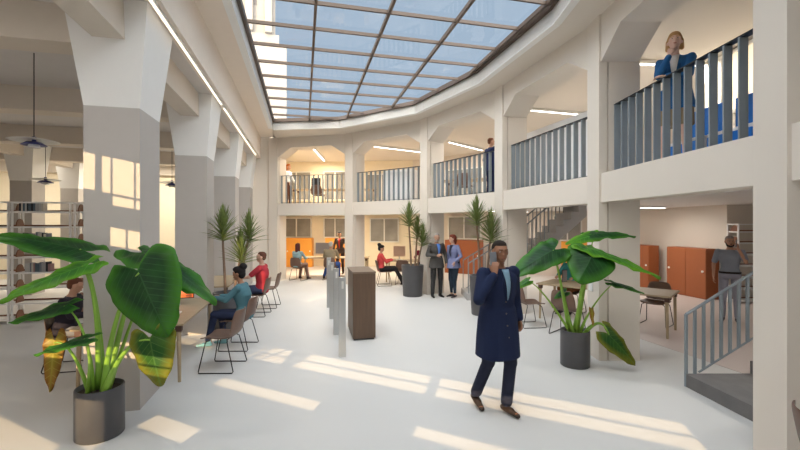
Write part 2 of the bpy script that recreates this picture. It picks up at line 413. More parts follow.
struct('wall_sun_mask', bm, M['white'])

# ------------------------------------------------------------------ windows of the far rooms
wn = [1]
def window(a, b, z0, z1, n=2, m='winglass'):
    """frame and panes standing on the line a-b (world xy, inside face)"""
    wn[0] += 1
    a = Vector(a); b = Vector(b); d = (b - a).normalized(); L = (b - a).length
    root = bpy.data.objects.new('window_%d' % wn[0], None); C.objects.link(root); root['kind'] = 'structure'
    root.location = (a.x, a.y, z0); root.rotation_euler = (0, 0, math.atan2(d.y, d.x)); H = z1 - z0; f = .05
    bm = bmesh.new()
    box(bm, 0, L, -.06, .04, 0, f); box(bm, 0, L, -.06, .04, H - f, H)
    for k in range(n + 1):
        x = (L - f) * k / n; box(bm, x, x + f, -.06, .04, f, H - f)
    obj('window_frame', bm, M['lampw'], root)
    for k in range(n):
        x = (L - f) * k / n + f; obj('pane', B(x, x + (L - f) / n - f, -.015, .0, f, H - f), M[m], root)
def onwall(i, x, off=.05):          # point on back wall i for image column x
    a, b = Bk[i], Bk[i + 1]; r = (x - 400) / 400
    t = (a.x - r * a.y) / ((a.x - r * a.y) - (b.x - r * b.y))
    d = (b - a).normalized(); n = Vector((-d.y, d.x)); n = -n if n.y > 0 else n
    return a + (b - a) * t + n * off
for x0, x1 in ((282, 312), (324, 347)):
    window(onwall(0, x0), onwall(0, x1), 1.36, 2.32); window(onwall(0, x0), onwall(0, x1), 3.15, 4.55)
window(onwall(0, 370), onwall(0, 399), 1.15, 2.3); window(onwall(0, 366), onwall(0, 398), 3.1, 4.4)
window(onwall(1, 449), onwall(1, 482), 1.36, 2.35); window(onwall(1, 446), onwall(1, 484), 3.1, 4.4)
window(onwall(2, 553), onwall(2, 582), 1.36, 2.35)
M['sunlit'] = mat('sunlit_pane_glow', (.9, .82, .66), .6, emit=(1, .84, .60), estr=.55)  # emission paints sunlight into the panes, no lamp behind them
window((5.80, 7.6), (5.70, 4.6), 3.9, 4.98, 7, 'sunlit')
struct('wall_partition', prism(bmesh.new(), [(5.70, 4.6), (5.80, 7.6), (5.92, 7.6), (5.82, 4.6)], ZF, 3.9), M['wall'])

# ------------------------------------------------------------------ tower outside
tw = thing('tower', 'pale sunlit stone tower with narrow slit windows beyond the glass roof', 'building', (-16.45, 42.5, 0), .32)
obj('lower_block', B(-6, 4.05, -4, 6, 0, 19.8), M['tower'], tw)
bm = bmesh.new(); box(bm, -6, 3.35, -3.6, 5, 19.8, 21.0); box(bm, -6, 3.0, -3.4, 5, 21.0, 34)
obj('upper_block', bm, M['tower'], tw)
for x in (-5.2, -3.4, -1.6, .2, 2.0):
    obj('buttress', B(x, x + .7, -4.0, -3.3, 21, 34), M['tower'], tw, bevel=.1)
for x, z, h in ((-.95, 27, 5.0), (-2.7, 26, 4), (.95, 23.8, 1.6), (1.15, 28.5, 3), (-.9, 22.8, 1.2)):
    obj('slit_window', B(x, x + .3, -3.46, -3.3, z, z + h), M['slit'], tw)

# ================================================================== LINEAR LIGHTS
def area(loc, rz, sx, sy, e, col=(1, .95, .88), down=True):
    l = bpy.data.lights.new('tube_light', 'AREA'); l.shape = 'RECTANGLE'; l.size = sx; l.size_y = sy; l.energy = e; l.color = col
    o = bpy.data.objects.new('tube_light', l); C.objects.link(o); o.location = loc; o.rotation_euler = (0, 0, rz); return o
def linear(a, b, label, e, col=(1, .95, .88), mt='led', sy=.12):
    hw = .012 if mt == 'glint' else .03
    a = Vector(a); b = Vector(b); mid = (a + b) / 2; d = b - a; L = d.length; rz = math.atan2(d.y, d.x)
    r = thing('linear_ceiling_light', label, 'ceiling light', mid, rz)
    obj('housing', B(-L / 2, L / 2, -hw - .01, hw + .01, -.02, .045 if hw > .02 else .019), M['lampw'], r)
    obj('diffuser', B(-L / 2 + .02, L / 2 - .02, -hw, hw, -.032, -.02), M[mt], r)
    if e: area(mid + Vector((0, 0, -.06)), rz, L, sy, e * .6, col)
warm = (1, .84, .62)
fill_col = (1, .93, .80)
linear((-3.35, 14.9, 4.97), (-3.52, 18.6, 4.97), 'long bright tube light on the ceiling above the orange-haired woman', 230, warm)
linear((-1.0, 15.2, 4.97), (1.2, 16.6, 4.97), 'tube light on the upper ceiling above the white cupboards at the far bend', 60)
linear((1.75, 14.4, 4.97), (3.3, 16.0, 4.97), 'tube light on the upper ceiling behind the man in the navy suit', 60)
linear((1.6, 11.2, 4.97), (2.3, 11.0, 4.97), 'short tube light just under the arch beam left of the navy suited man', 20)
linear((3.40, 10.4, 4.97), (5.2, 10.9, 4.97), 'tube light on the ceiling above the tall white cupboards', 45)
linear((4.35, 7.4, 4.97), (7.6, 7.6, 4.97), 'tube light on the ceiling behind the woman leaning on the balustrade', 110)
linear((-3.9, 16.2, 2.46), (-1.6, 16.2, 2.46), 'added warm light over the meeting table in front of the orange cabinets', 190, warm)  # added lamp, stands in for sunlight on the far wall
linear((-.6, 15.8, 2.46), (1.3, 15.0, 2.46), 'tube light over the seated woman in the red top', 70, warm)
linear((3.0, 13.6, 2.46), (4.6, 14.4, 2.46), 'tube light behind the far staircase', 60)
linear((5.4, 11.0, 2.46), (7.3, 11.0, 2.46), 'tube light above the rust cabinets on the right', 65)
linear((5.2, 4.4, 2.46), (6.6, 3.6, 2.46), 'added light outside the view beside the nearest right column, brightening the gallery', 75)  # added out of view to brighten the gallery
linear(W(-1.85, 3.0, 4.28) + Vector((.33, .08, 0)), W(-1.85, 8.2, 4.28) + Vector((.33, .08, 0)), 'slim glowing strip along the edge of the hall ceiling, nearer half', 0, mt='glint')  # emissive bars draw the light glints along this edge
linear(W(-1.85, 8.4, 4.28) + Vector((.33, .08, 0)), W(-1.85, 13.8, 4.28) + Vector((.33, .08, 0)), 'slim glowing strip along the edge of the hall ceiling, farther half', 0, mt='glint')
for k, (X, Y) in enumerate(((-5.5, 15.9), (-3.4, 15.9), (-9.3, 15.5))):
    linear(W(X - .9, Y, 4.25), W(X + .9, Y, 4.25), 'added light standing in for sun on the hall end wall, ' + ('middle of the three', 'nearest the atrium', 'outermost left')[k], 110, fill_col, 'sunfill', .2)  # added lamps replace sunlight on the end wall
linear(W(-5, 3.2, 4.25), W(-3, 3.2, 4.25), 'added fill light in the hall, out of view near the viewer', 40)  # unseen lamp added as fill for the hall

# ================================================================== BALUSTRADES
def balustrade(i, label, skip=0):
    t = (V[i + 1] - V[i]).normalized(); o = Vector((-t.y, t.x)); s0 = V[i] + t * .36 + o * .25; L = (V[i + 1] - V[i]).length - .37
    r = thing('balustrade', label, 'railing', (s0.x, s0.y, ZF), math.atan2(t.y, t.x), 'steel balustrades of the upper gallery')
    obj('top_rail', B(0, L, -.04, .04, 1.055, 1.068), M['darksteel'], r)
    obj('bottom_rail', B(0, L, -.03, .03, .10, .112), M['darksteel'], r)
    n = 15; first = None
    for k in range(n):
        x = .02 + (L - .04) * k / (n - 1)
        if first is None: first = obj('baluster', B(-.009, .009, -.042, .042, .0, 1.055), M['steel'], r)
        ob = first if k == 0 else first.copy()
        if k: C.objects.link(ob)
        ob.parent = r; ob.location.x = x
balustrade(0, 'grey steel balustrade in front of the orange-haired woman upstairs')
balustrade(1, 'grey steel balustrade above the seated woman in the red top')
balustrade(2, 'grey steel balustrade beside the navy suited man upstairs')
balustrade(3, 'grey steel balustrade in front of the tall white cupboards')
balustrade(4, 'grey flat-bar balustrade the woman in the blue jacket leans on')

# ================================================================== STAIRS
# right: flight climbing to the right behind the nearest column
st = thing('staircase', 'grey concrete steps with a blue-grey railing by the nearest right column', 'stairs', (3.46, 3.95, 0), 0)
bm = bmesh.new()
pts = [(0.03, .95), (.02, .0), (.62, -.0), (.62, .95)]
prism(bm, [(0.02, .94), (.08, -.06), (5, -.06), (5, .94)], 0, .155)
struct_steps = bm
for k in range(1, 12):
    x = .10 + .27 * k + .45
    box(bm, x, x + .32, -.06, .94, .155 * k, .155 * (k + 1))
obj('steps', bm, M['concrete'], st)
def stair_rail(parent, p0, p1, n, low=.13, high=.90, post=.02, m='steel', foot=None):
    p0 = Vector(p0); p1 = Vector(p1)
    u = Vector((0, 0, 1))
    bm = bmesh.new(); tube(bm, [p0 + u * high, p1 + u * high], .018); obj('handrail', bm, M[m], parent)
    bm = bmesh.new(); tube(bm, [p0 + u * low + (p1 - p0) * .06, p1 + u * low], .012); obj('lower_rail', bm, M[m], parent)
    for k in range(n):
        t = k / (n - 1); p = p0.lerp(p1, t); zb = low
        e = bmesh.new(); z0 = 0 if k == 0 else p.z + low
        box(e, p.x - post / 2, p.x + post / 2, p.y - post / 2, p.y + post / 2, z0, p.z + high)
        obj('baluster', e, M[m], parent)
stair_rail(st, (0.03, .93, 0), (2.6, .93, 1.60), 25, low=.08, high=.88, post=.028)
stair_rail(st, (0.07, -.05, 0), (2.4, -.05, 1.60), 22, low=.08, high=.88, post=.034)
# far staircase under the gallery
fs = thing('staircase', 'grey stair with slim grey balusters rising right behind the navy coat man', 'stairs', (1.75, 10.45, 0), 0)
bm = bmesh.new()
for k in range(4): box(bm, .28 * k, .28 * (k + 1) + .01, 0, 1.0, 0, .175 * (k + 1))
n2 = 10
for k in range(n2):
    x = 1.12 + .2 * k; z = .70 + .178 * (k + 1)
    v = [bm.verts.new((a, b, c)) for b in (0, 1.0) for a, c in ((x, z - .178 * 1 - .28), (x + .205, z - .28), (x + .205, z), (x, z))]
    bm.faces.new(v[:4]); bm.faces.new(v[4:])
    for q in range(4): bm.faces.new((v[q], v[(q + 1) % 4], v[4 + (q + 1) % 4], v[4 + q]))
obj('flight', bm, M['stairg'], fs)
for yy in (.04, .96):
    stair_rail(fs, (.05, yy, .12), (1.2, yy, .82), 9, low=.0, high=.85, post=.02)
    stair_rail(fs, (1.25, yy, .86), (2.15, yy, 1.62), 9, low=.02, high=.85, post=.02)
for k in range(7):
    x = 2.25 + .11 * k; e = B(x - .01, x + .01, .95, .97, 1.70 + .098 * k, 2.48); obj('baluster', e, M['steel'], fs)

# ================================================================== FURNITURE
def make_chair(label, loc, rz, group='brown shell chairs on wire sled legs'):
    r = thing('shell_chair', label, 'chair', loc, rz, group)
    prof = [(.225, .43, .205), (.20, .448, .225), (.10, .452, .238), (-.02, .44, .24), (-.12, .44, .235), (-.185, .468, .23), (-.225, .53, .225), (-.25, .62, .225), (-.268, .71, .215), (-.285, .79, .19), (-.292, .825, .15)]
    def shell(idx, name):
        bm = bmesh.new(); g = []
        for i in idx:
            y, z, w = prof[i]; rowv = []
            bk = max(0, min(1, (i - 4) / 3))
            for q in range(9):
                u = -1 + q / 4
                rowv.append(bm.verts.new((u * w, y + bk * .055 * u * u, z + (1 - bk) * .028 * u ** 4)))
            g.append(rowv)
        for a, b in zip(g, g[1:]):
            for q in range(8): bm.faces.new((a[q], a[q + 1], b[q + 1], b[q]))
        o = obj(name, bm, M['shell'], r, smooth=True)
        s = o.modifiers.new('s', 'SOLIDIFY'); s.thickness = .016; s.offset = 0
        s = o.modifiers.new('u', 'SUBSURF'); s.levels = s.render_levels = 1
    shell(range(0, 6), 'seat'); shell(range(5, 11), 'backrest')
    for s in (-1, 1):
        bm = bmesh.new()
        tube(bm, [(s * .15, .12, .43), (s * .20, .15, .40), (s * .235, .225, .03), (s * .24, .22, .011), (s * .24, -.22, .011), (s * .235, -.235, .03), (s * .20, -.14, .40), (s * .15, -.12, .43)], .0075, 8)
        obj('leg', bm, M['wire'], r, smooth=True)
    bm = bmesh.new(); tube(bm, [(-.16, .12, .43), (.16, .12, .43)], .007); tube(bm, [(-.16, -.12, .43), (.16, -.12, .43)], .007)
    obj('seat_bracket', bm, M['wire'], r)
    return r
def face(dx, dy): return math.atan2(-dx, dy)
chairs = [
 ('empty brown shell chair nearest the big left plant, beside the woman in teal', (-2.44, 5.52, 0), face(-1, 0)),
 ('brown shell chair under the woman in the teal top', (-2.60, 6.45, 0), face(-1, 0)),
 ('brown shell chair under the man in the red shirt', (-3.12, 8.75, 0), face(-1, -.05)),
 ('brown shell chair just behind the man in the red shirt', (-3.15, 9.6, 0), face(-1, -.1)),
 ('brown shell chair under the person in the dark jacket on the left', (-4.55, 5.55, 0), face(1, .24)),
 ('brown shell chair under the long-haired woman at the far meeting table', (-3.62, 14.3, 0), face(.35, 1)),
 ('brown shell chair under the grey-haired man at the far meeting table', (-2.48, 14.4, 0), face(.1, 1)),
 ('brown shell chair under the seated woman in the red top', (-.52, 13.05, 0), face(1, .15)),
 ('empty brown shell chair left of the tall tapering planter', (.12, 13.3, 0), face(.2, 1)),
 ('empty brown shell chair facing right beside the man in the navy coat', (2.55, 7.85, 0), face(1, .1)),
 ('empty brown shell chair with its back to us, between navy coat man and right plant', (3.02, 7.2, 0), face(.75, .7)),
 ('brown shell chair behind the right end of the long oak table', (5.05, 7.9, 0), face(-.8, -.7)),
 ('brown shell chair under the auburn-haired person behind the right plant', (3.88, 9.05, 0), face(-.7, -.7)),
 ('brown chair cut off by the bottom right corner of the picture', (2.76, 2.40, 0), face(.9, -.4)),
 ('brown shell chair upstairs at the table beside the orange-haired woman', (-3.1, 15.2, ZF), face(.2, 1)),
 ('brown shell chair upstairs behind the balustrade above the tall planter', (.22, 12.9, ZF), face(.2, 1)),
 ('brown shell chair upstairs behind the balustrade left of the navy suited man', (1.9, 11.8, ZF), face(.3, 1)),
]
c0 = None
for lb, loc, rz in chairs:
    if c0 is None: c0 = make_chair(lb, loc, rz)
    else: dup(c0, loc, rz, lb)

def table(label, loc, rz, lx, ly, h=.745):
    r = thing('oak_table', label, 'table', loc, rz)
    obj('tabletop', B(-lx / 2, lx / 2, -ly / 2, ly / 2, h - .03, h), M['oak'], r, bevel=.008)
    for sx in (-1, 1):
        for sy in (-1, 1):
            bm = bmesh.new(); x = sx * (lx / 2 - .07); y = sy * (ly / 2 - .07)
            rod(bm, (x, y, h - .10), (x + sx * .01, y + sy * .01, 0), .028, .02, 12); l = obj('leg', bm, M['oak'], r, smooth=False)
            obj('bracket', B(x - .035, x + .035, y - .035, y + .035, h - .11, h - .03), M['bracket'], l)
    return r
p = W(-2.06, 6.40)
table('pale oak double desk between the first two left columns', p, GA, 1.22, 1.85)
p = W(-2.06, 9.55)
table('pale oak double desk beside the man in the red shirt', p, GA, 1.22, 1.85)
A_ = Vector((2.87, 8.45)); B_ = Vector((4.62, 6.82)); dd = (B_ - A_).normalized(); nn = Vector((-dd.y, dd.x)); m_ = (A_ + B_) / 2 + nn * .45
table('long pale oak table running behind the right plant and column', (m_.x, m_.y, 0), math.atan2(dd.y, dd.x), (B_ - A_).length, .9)
table('pale oak meeting table with the grey monitor at the far end', (-2.5, 15.35, 0), 0, 2.6, .9)
table('pale oak desk behind the tall planter and the seated woman in red', (.45, 14.05, 0), -.1, 1.9, .8)
table('long dark oak table upstairs behind the far balustrade', (-2.6, 16.1, ZF), 0, 3.3, .8)
table('oak table upstairs left of the navy suited man', (2.1, 12.7, ZF), -.5, 1.6, .8)

def monitor(label, loc, rz, w, h, mfront, mback, base=.1, bar=False):
    r = thing('monitor', label, 'monitor', loc, rz)
    obj('casing', B(-w / 2, w / 2, .0, .03, base, base + h), mback, r, bevel=.004)
    obj('screen', B(-w / 2 + .012, w / 2 - .012, -.004, .001, base + .014, base + h - .012), mfront, r)
    obj('stand', B(-.02, .02, .03, .055, .012, base + h * .5), M['brush'], r)
    obj('foot', B(-.11, .11, -.06, .12, 0, .012), M['brush'], r)
    return r
p = W(-1.93, 6.65, .745)
monitor('black monitor with an orange sunset picture on the left desk', p, GA + .12, .62, .42, M['sunset'], M['blackp'], .11)
monitor('grey monitor standing on the far meeting table', (-2.9, 15.3, .745), 0, .66, .42, M['greyscreen'], M['greyscreen'], .13)
monitor('peach coloured monitor back on the desk behind the seated woman in red', (-.02, 14.1, .745), .1, .42, .36, M['peach'], M['peach'], .12)
monitor('black monitor upstairs on the long dark table', (-3.35, 15.95, ZF + .745), 0, .36, .4, M['blackp'], M['blackp'], .05)
r = obj('bottle', lathe(bmesh.new(), [(.04, 0), (.042, .02), (.042, .14), (.018, .19), (.016, .23)], 16), M['lampw'], None, True)
r.location = (-2.75, 15.05, .745); tag(r, 'white bottle on the far meeting table in front of the grey monitor', 'bottle')
kb = obj('keyboard', B(-.2, .2, -.06, .06, 0, .015), M['lampw']); kb.location = W(-1.72, 6.0, .745); kb.rotation_euler = (0, 0, GA + PI / 2); tag(kb, 'pale keyboard on the left desk near the monitor with the sunset picture', 'keyboard')
bg = thing('tablet', 'dark tablet standing on the long oak table behind the right plant', 'tablet', (3.55, 8.62, .745), .6)
obj('casing', B(-.09, .09, 0, .012, 0, .26), M['blackp'], bg, bevel=.004); obj('screen', B(-.08, .08, -.002, .001, .012, .248), M['greyscreen'], bg)

def cabinet(label, a, b, depth=.42, h=1.34, m='rust', doors=2, name='cabinet'):
    """a-b = front bottom edge in world xy, left to right as seen; body lies behind"""
    a = Vector(a); b = Vector(b); d = (b - a).normalized(); L = (b - a).length
    r = thing(name, label, 'cabinet', (a.x, a.y, 0), math.atan2(d.y, d.x))
    obj('body', B(0, L, .02, depth, .0, h), M[m], r, bevel=.004)
    for k in range(doors):
        w = L / doors
        o = obj('door', B(k * w + .006, (k + 1) * w - .006, 0, .02, .02, h - .02), M[m], r, bevel=.003)
        bm = bmesh.new(); xx = k * w + (.09 if k == 0 else w - .09)
        rod(bm, (xx, 0, h * .55), (xx, -.025, h * .55), .028, .03, 14); obj('knob', bm, M['knob'], o)
    return r
cabinet('rust double-door cabinet on the right behind the bearded man', (7.84, 11.76), (8.03, 10.5), .40)
cabinet('rust cabinet half hidden by the right column', (7.38, 13.5), (7.58, 12.2), .36)
cabinet('glowing orange cabinet behind the long-haired woman', (-5.35, 18.7), (-4.12, 18.7), .4, 1.36, 'orange')
cabinet('orange cabinet behind the standing person in the dark jacket', (-3.5, 18.7), (-2.35, 18.7), .4, 1.36, 'orange')
cabinet('rust orange cabinet seen behind the talking couple', (1.85, 16.55), (3.15, 15.75), .4, 1.36, 'rust')
cabinet('rust orange cabinet under the far staircase', (5.95, 14.75), (7.0, 14.35), .4, 1.36, 'orange')

def upstairs_cupboards():
    a = Vector((3.0, 9.67)); b = Vector((3.60, 7.65)); d = (b - a).normalized(); L = (b - a).length / 3
    for k in range(3):
        q = a + d * L * k
        r = thing('white_cupboard', 'tall white cupboard behind the balustrade, ' + ('farthest', 'middle', 'nearest')[k] + ' of the three', 'cupboard', (q.x, q.y, ZF), math.atan2(d.y, d.x), 'white cupboards upstairs')
        obj('body', B(0.003, L - .003, .02, .45, 0, 1.52), M['shelfw'], r, bevel=.004)
        obj('door', B(.012, L - .012, 0, .02, .03, 1.38), M['shelfw'], r, bevel=.003)
upstairs_cupboards()
r = thing('white_cupboard', 'low wide white cupboard upstairs behind the balustrade above the red-top woman', 'cupboard', (-.55, 12.85, ZF), -.55)
obj('body', B(0, 1.05, .02, .4, 0, 1.05), M['shelfw'], r, bevel=.004); obj('door', B(.01, 1.04, 0, .02, .02, 1.0), M['shelfw'], r)
# blue bench lockers upstairs right
bb = [(3.72, 6.0), (3.80, 5.3), (3.86, 4.6), (3.90, 3.9)]
for k in range(4):
    r = thing('storage_bench', 'blue fronted white storage bench upstairs, ' + ('at the far end by the column', 'just behind the leaning woman', 'right of the leaning woman', 'nearest the big right column')[k], 'bench', (bb[k][0] + .25, bb[k][1], ZF), -1.5, 'blue storage benches upstairs')
    obj('frame', B(0, .66, .02, .45, 0, .52), M['shelfw'], r, bevel=.004)
    obj('front_panel', B(.02, .64, 0, .02, .05, .47), M['blue'], r)
    obj('back_panel', B(.02, .64, .40, .45, .53, 1.0), M['blue'], r, bevel=.004)

# kiosk and gate posts
kp = W(-.61, 6.82)
kk = thing('reception_pedestal', 'dark walnut reception pedestal standing in the middle of the atrium', 'pedestal', W(-.60 + .0, 6.83), GA)
kc = fl(353, 341)
kk.location = (kc.x, kc.y, 0)
obj('front_cabinet', B(0, .39, 0, .45, .03, 1.14), M['kiosk'], kk, bevel=.004)
obj('rear_cabinet', B(0.01, .37, .47, .88, .03, 1.14), M['kiosk'], kk, bevel=.004)
obj('top_panel', B(-.005, .395, -.005, .89, 1.14, 1.17), M['kiosktop'], kk, bevel=.003)
obj('plinth', B(.02, .37, .03, .86, 0, .03), M['blackp'], kk)
for k, (x, y, w) in enumerate(((342.2, 356.7, .105), (336.2, 334.6, .10), (331.8, 319, .10), (328.8, 307.5, .10))):
    q = fl(x, y)
    r = thing('gate_post', 'flat silver gate post, ' + ('nearest to the viewer', 'second nearest', 'second farthest', 'farthest back')[k] + ' of the row beside the pedestal', 'gate post', q, GA, 'silver gate posts beside the pedestal')
    obj('post', B(-w / 2, w / 2, -.02, .02, 0, 1.19), M['brush'], r, bevel=.004)
    obj('reader', B(-.012, .02, -.026, -.02, 1.02, 1.13), M['lampw'], r)
r = obj('wall_socket', B(-.06, .06, -.012, 0, 0, .2), M['knob'], None, bevel=.004); q = V[4] + (V[5] - V[4]).normalized() * .12
r.location = (q.x - .002, q.y, .98); r.rotation_euler = (0, 0, -PI / 2); tag(r, 'white socket plate on the column behind the right plant', 'socket')

# pendant lamps
def pendant(label, loc, top, s=1.0):
    r = thing('pendant_lamp', label, 'lamp', loc, 0, 'layered white and blue pendant lamps')
    ell_b = bmesh.new(); lathe(ell_b, [(.02 * s, .035 * s), (.12 * s, .04 * s), (.30 * s, .015 * s), (.345 * s, 0), (.30 * s, 0.005 * s), (.1 * s, .02 * s)], 40); obj('top_shade', ell_b, M['lampw'], r, True)
    b2 = bmesh.new(); lathe(b2, [(.05 * s, -.01 * s), (.10 * s, -.02 * s), (.17 * s, -.065 * s), (.175 * s, -.075 * s), (.09 * s, -.06 * s)], 32); obj('middle_shade', b2, M['lampb'], r, True)
    b3 = bmesh.new(); lathe(b3, [(.03 * s, -.03 * s), (.07 * s, -.06 * s), (.09 * s, -.115 * s), (.085 * s, -.118 * s), (.03 * s, -.1 * s)], 32); obj('lower_shade', b3, M['lampw'], r, True)
    b4 = bmesh.new(); rod(b4, (0, 0, -.1 * s), (0, 0, .07 * s), .03 * s); obj('holder', b4, M['lampb'], r)
    b5 = bmesh.new(); rod(b5, (0, 0, .06), (0, 0, top - loc[2]), .006); obj('cord', b5, M['cord'], r)
    return r
pl = at(34, 141, 5.42); pendant('large white disc pendant lamp nearest the viewer at upper left', pl, 4.3, .80)
pl = at(45.5, 180, 10.6); pendant('small dark pendant lamp hanging beyond the nearest one', pl, 4.3)
pl = at(172, 183, 11.5); pendant('pendant lamp half hidden behind the second left column', pl, 4.3)

# shelves
def shelf(label, loc, rz, w, h, n, mats=True, dep=.32):
    r = thing('shelving_unit', label, 'shelf', loc, rz, 'white metal shelving units')
    for x in (0, w):
        for y in (0, dep):
            obj('post', B(x - .016, x + .016, y - .016, y + .016, 0, h), M['shelfw'], r)
    for x in (0, w):
        obj('top_bar', B(x - .012, x + .012, 0, dep, h - .03, h), M['shelfw'], r)
    obj('top_bar', B(0, w, -.012, .012, h - .03, h), M['shelfw'], r)
    for k in range(n):
        z = .06 + (h - .28) * k / (n - 1)
        s = obj('shelf_board', B(.016, w - .016, 0, dep, z, z + .03), M['shelfw'], r)
        obj('back_edge', B(.016, w - .016, dep, dep + .02, z + .03, z + .062), M['shelfb'], s)
        if k < n - 0:
            bm = bmesh.new(); R = .115; pts = [(dep / 2 + R * math.cos(a), z + .03 + R * 1.35 * math.sin(a)) for a in [PI * q / 12 for q in range(13)]]
            A = [bm.verts.new((.03, p[0], p[1])) for p in pts]; D = [bm.verts.new((.05, p[0], p[1])) for p in pts]
            bm.faces.new(A); bm.faces.new(D)
            for q in range(13): bm.faces.new((A[q], A[(q + 1) % 13], D[(q + 1) % 13], D[q]))
            obj('divider', bm, M['shelfb'], s)
    return r
sl = W(-5.66, 9.6); NSH = 8; HS = 2.44
shelf('white shelving unit with books behind the left plant, middle unit', sl, GA, 1.0, HS, NSH)
shelf('white shelving unit cut off by the left picture edge', W(-6.72, 9.6), GA, 1.0, HS, NSH)
shelf('white shelving unit mostly hidden by the first left column', W(-4.58, 9.6), GA, 1.0, HS, NSH)
shelf('white shelving unit behind the bearded man on the right', (8.42, 9.95, 0), 0, 1.0, 2.0, 7)
bcol = [(.03, .035, .05), (.55, .54, .53), (.35, .20, .20), (.10, .14, .18), (.42, .40, .40), (.62, .58, .52), (.04, .04, .045), (.22, .24, .28)]
bname = ['black', 'pale grey', 'dusty red', 'dark blue-grey', 'grey', 'cream', 'near-black', 'slate']
def books(level, x0, n, lean, place):
    z = .06 + (HS - .28) * level / (NSH - 1) + .03; x = x0
    for k in range(n):
        w = random.uniform(.024, .04); h = random.uniform(.15, .2); ci = random.randrange(8)
        if lean and k < 4: x += .025
        o = obj('book', B(0, w, -.14, 0, 0, h), cm(bcol[ci], .6, .05, 'book_cover'), None)
        o.location = W(-5.66, 9.6) + Matrix.Rotation(GA, 3, 'Z') @ Vector((x, .17, z + .002))
        o.rotation_euler = (0, .30 if lean and k < 4 else 0, GA)
        nth = ['first', 'second', 'third', 'fourth', 'fifth', 'sixth', 'seventh', 'eighth', 'ninth', 'tenth', 'eleventh', 'twelfth'][k]
        tag(o, '%s book on the %s, %s from left' % (bname[ci], place, nth), 'book', 'books on the left shelving unit')
        x += w + .004 + (.02 if lean and k == 3 else 0)
books(7, .10, 12, False, 'topmost board of the middle shelves')
books(5, .08, 11, True, 'shelf behind the big upper leaf')
books(3, .20, 12, False, 'shelf above the dark jacket person')

# ================================================================== PLANTS
def pot(r, prof, m='pot'):
    obj('pot', lathe(bmesh.new(), prof, 40), M[m], r, True)
def add_soil(r, rad, z): obj('soil', lathe(bmesh.new(), [(rad, z - .03), (rad, z)], 32), M['soil'], r)
def leaf(parent, base, tip, nrm, wid, mt='leaf', droop=.15, fold=.12, lobe=.42, seed=0, name='leaf'):
    """heart-shaped blade, own frame: y along the midrib from the stalk joint to the tip"""
    base = Vector(base); tip = Vector(tip); y = (tip - base); L = y.length; y.normalize()
    z = Vector(nrm); z = (z - y * z.dot(y)).normalized(); x = y.cross(z)
    rnd = random.Random(seed); ph = rnd.random() * 6
    bm = bmesh.new(); lay = bm.verts.layers.float.new('rim')
    NT, NR = 48, 9
    def outline(a):        # a: angle from the tip direction
        q = abs(a) / PI
        lx = math.sin(a) * (1.0 - .10 * math.cos(a)) * (1 if q < .5 else 1 - .55 * ((q - .5) / .5) ** 3)
        if q < .5: ly = math.cos(a) ** 1.15 if math.cos(a) > 0 else 0; 
        else: ly = -lobe * math.sin((q - .5) * PI * 1.12) ** 1.0 * (1 if q < .80 else max(.08, 1 - (q - .80) / .20 * .92))
        return lx * wid / 2 * (math.sin(min(1, q * 2 + .0) * PI / 2) ** .35 if q < .5 else 1), ly * L
    rings = []
    for j in range(1, NR + 1):
        t = j / NR; rv = []
        for i in range(NT):
            a = -PI + 2 * PI * (i + .5) / NT; ox, oy = outline(a); X = ox * t; Y = oy * t
            rip = .018 * math.sin(a * 9 + ph) * t ** 4 + .012 * math.sin(Y * 40 + ph) * t * min(1, abs(X) / (wid * .2))
            Z = -fold * abs(X) - droop * (Y / L) ** 2 * L * .8 - .5 * droop * (X / (wid / 2)) ** 2 * wid * .4 + rip * L * 1.2
            v = bm.verts.new((X, Y, Z)); v[lay] = t; rv.append(v)
        rings.append(rv)
    c = bm.verts.new((0, 0, 0)); c[lay] = 0
    for i in range(NT):
        bm.faces.new((c, rings[0][i], rings[0][(i + 1) % NT]))
    for a, b in zip(rings, rings[1:]):
        for i in range(NT): bm.faces.new((a[i], b[i], b[(i + 1) % NT], a[(i + 1) % NT]))
    o = obj(name, bm, M[mt], parent, smooth=True)
    s = o.modifiers.new('s', 'SOLIDIFY'); s.thickness = .003
    m = Matrix((( x.x, y.x, z.x, base.x), (x.y, y.y, z.y, base.y), (x.z, y.z, z.z, base.z), (0, 0, 0, 1)))
    o.matrix_local = m
    return o
def stalk(parent, p0, p1, bend, r0=.02, r1=.008):
    p0 = Vector(p0); p1 = Vector(p1); b = Vector(bend)
    bm = bmesh.new(); pts = bez(p0, p0.lerp(p1, .33) + b * .6, p0.lerp(p1, .75) + b, p1, 14)
    tube(bm, pts, [r0 + (r1 - r0) * (i / 14) ** .8 for i in range(15)], 10); return obj('stalk', bm, M['stalk'], parent, True)
def elephant(label, loc, potr, poth, leaves, D):
    r = thing('elephant_ear_plant', label, 'plant', loc)
    L0 = Vector(loc)
    pot(r, [(potr * .95, 0), (potr, .01), (potr, poth - .01), (potr * .985, poth), (potr * .93, poth), (potr * .92, poth - .05)])
    add_soil(r, potr * .93, poth - .045)
    rnd = random.Random(3)
    for k, (bx, by, bd, tx, ty, td, nrm, wid, mt, droop, bend, sx) in enumerate(leaves):
        b = at(bx, by, bd) - L0; t = at(tx, ty, td) - L0
        leaf(r, b, t, nrm, wid, mt, droop, lobe=.22 if wid > .7 else .36, seed=k + int(D * 7))
        a = rnd.uniform(0, 6.28); q = potr * rnd.uniform(.15, .45)
        p0 = Vector((sx, math.sin(a) * q, poth - .06))
        big = 1 if wid > .25 else .6
        stalk(r, p0, b, bend, .030 * big + .004, .008 * big)
    return r
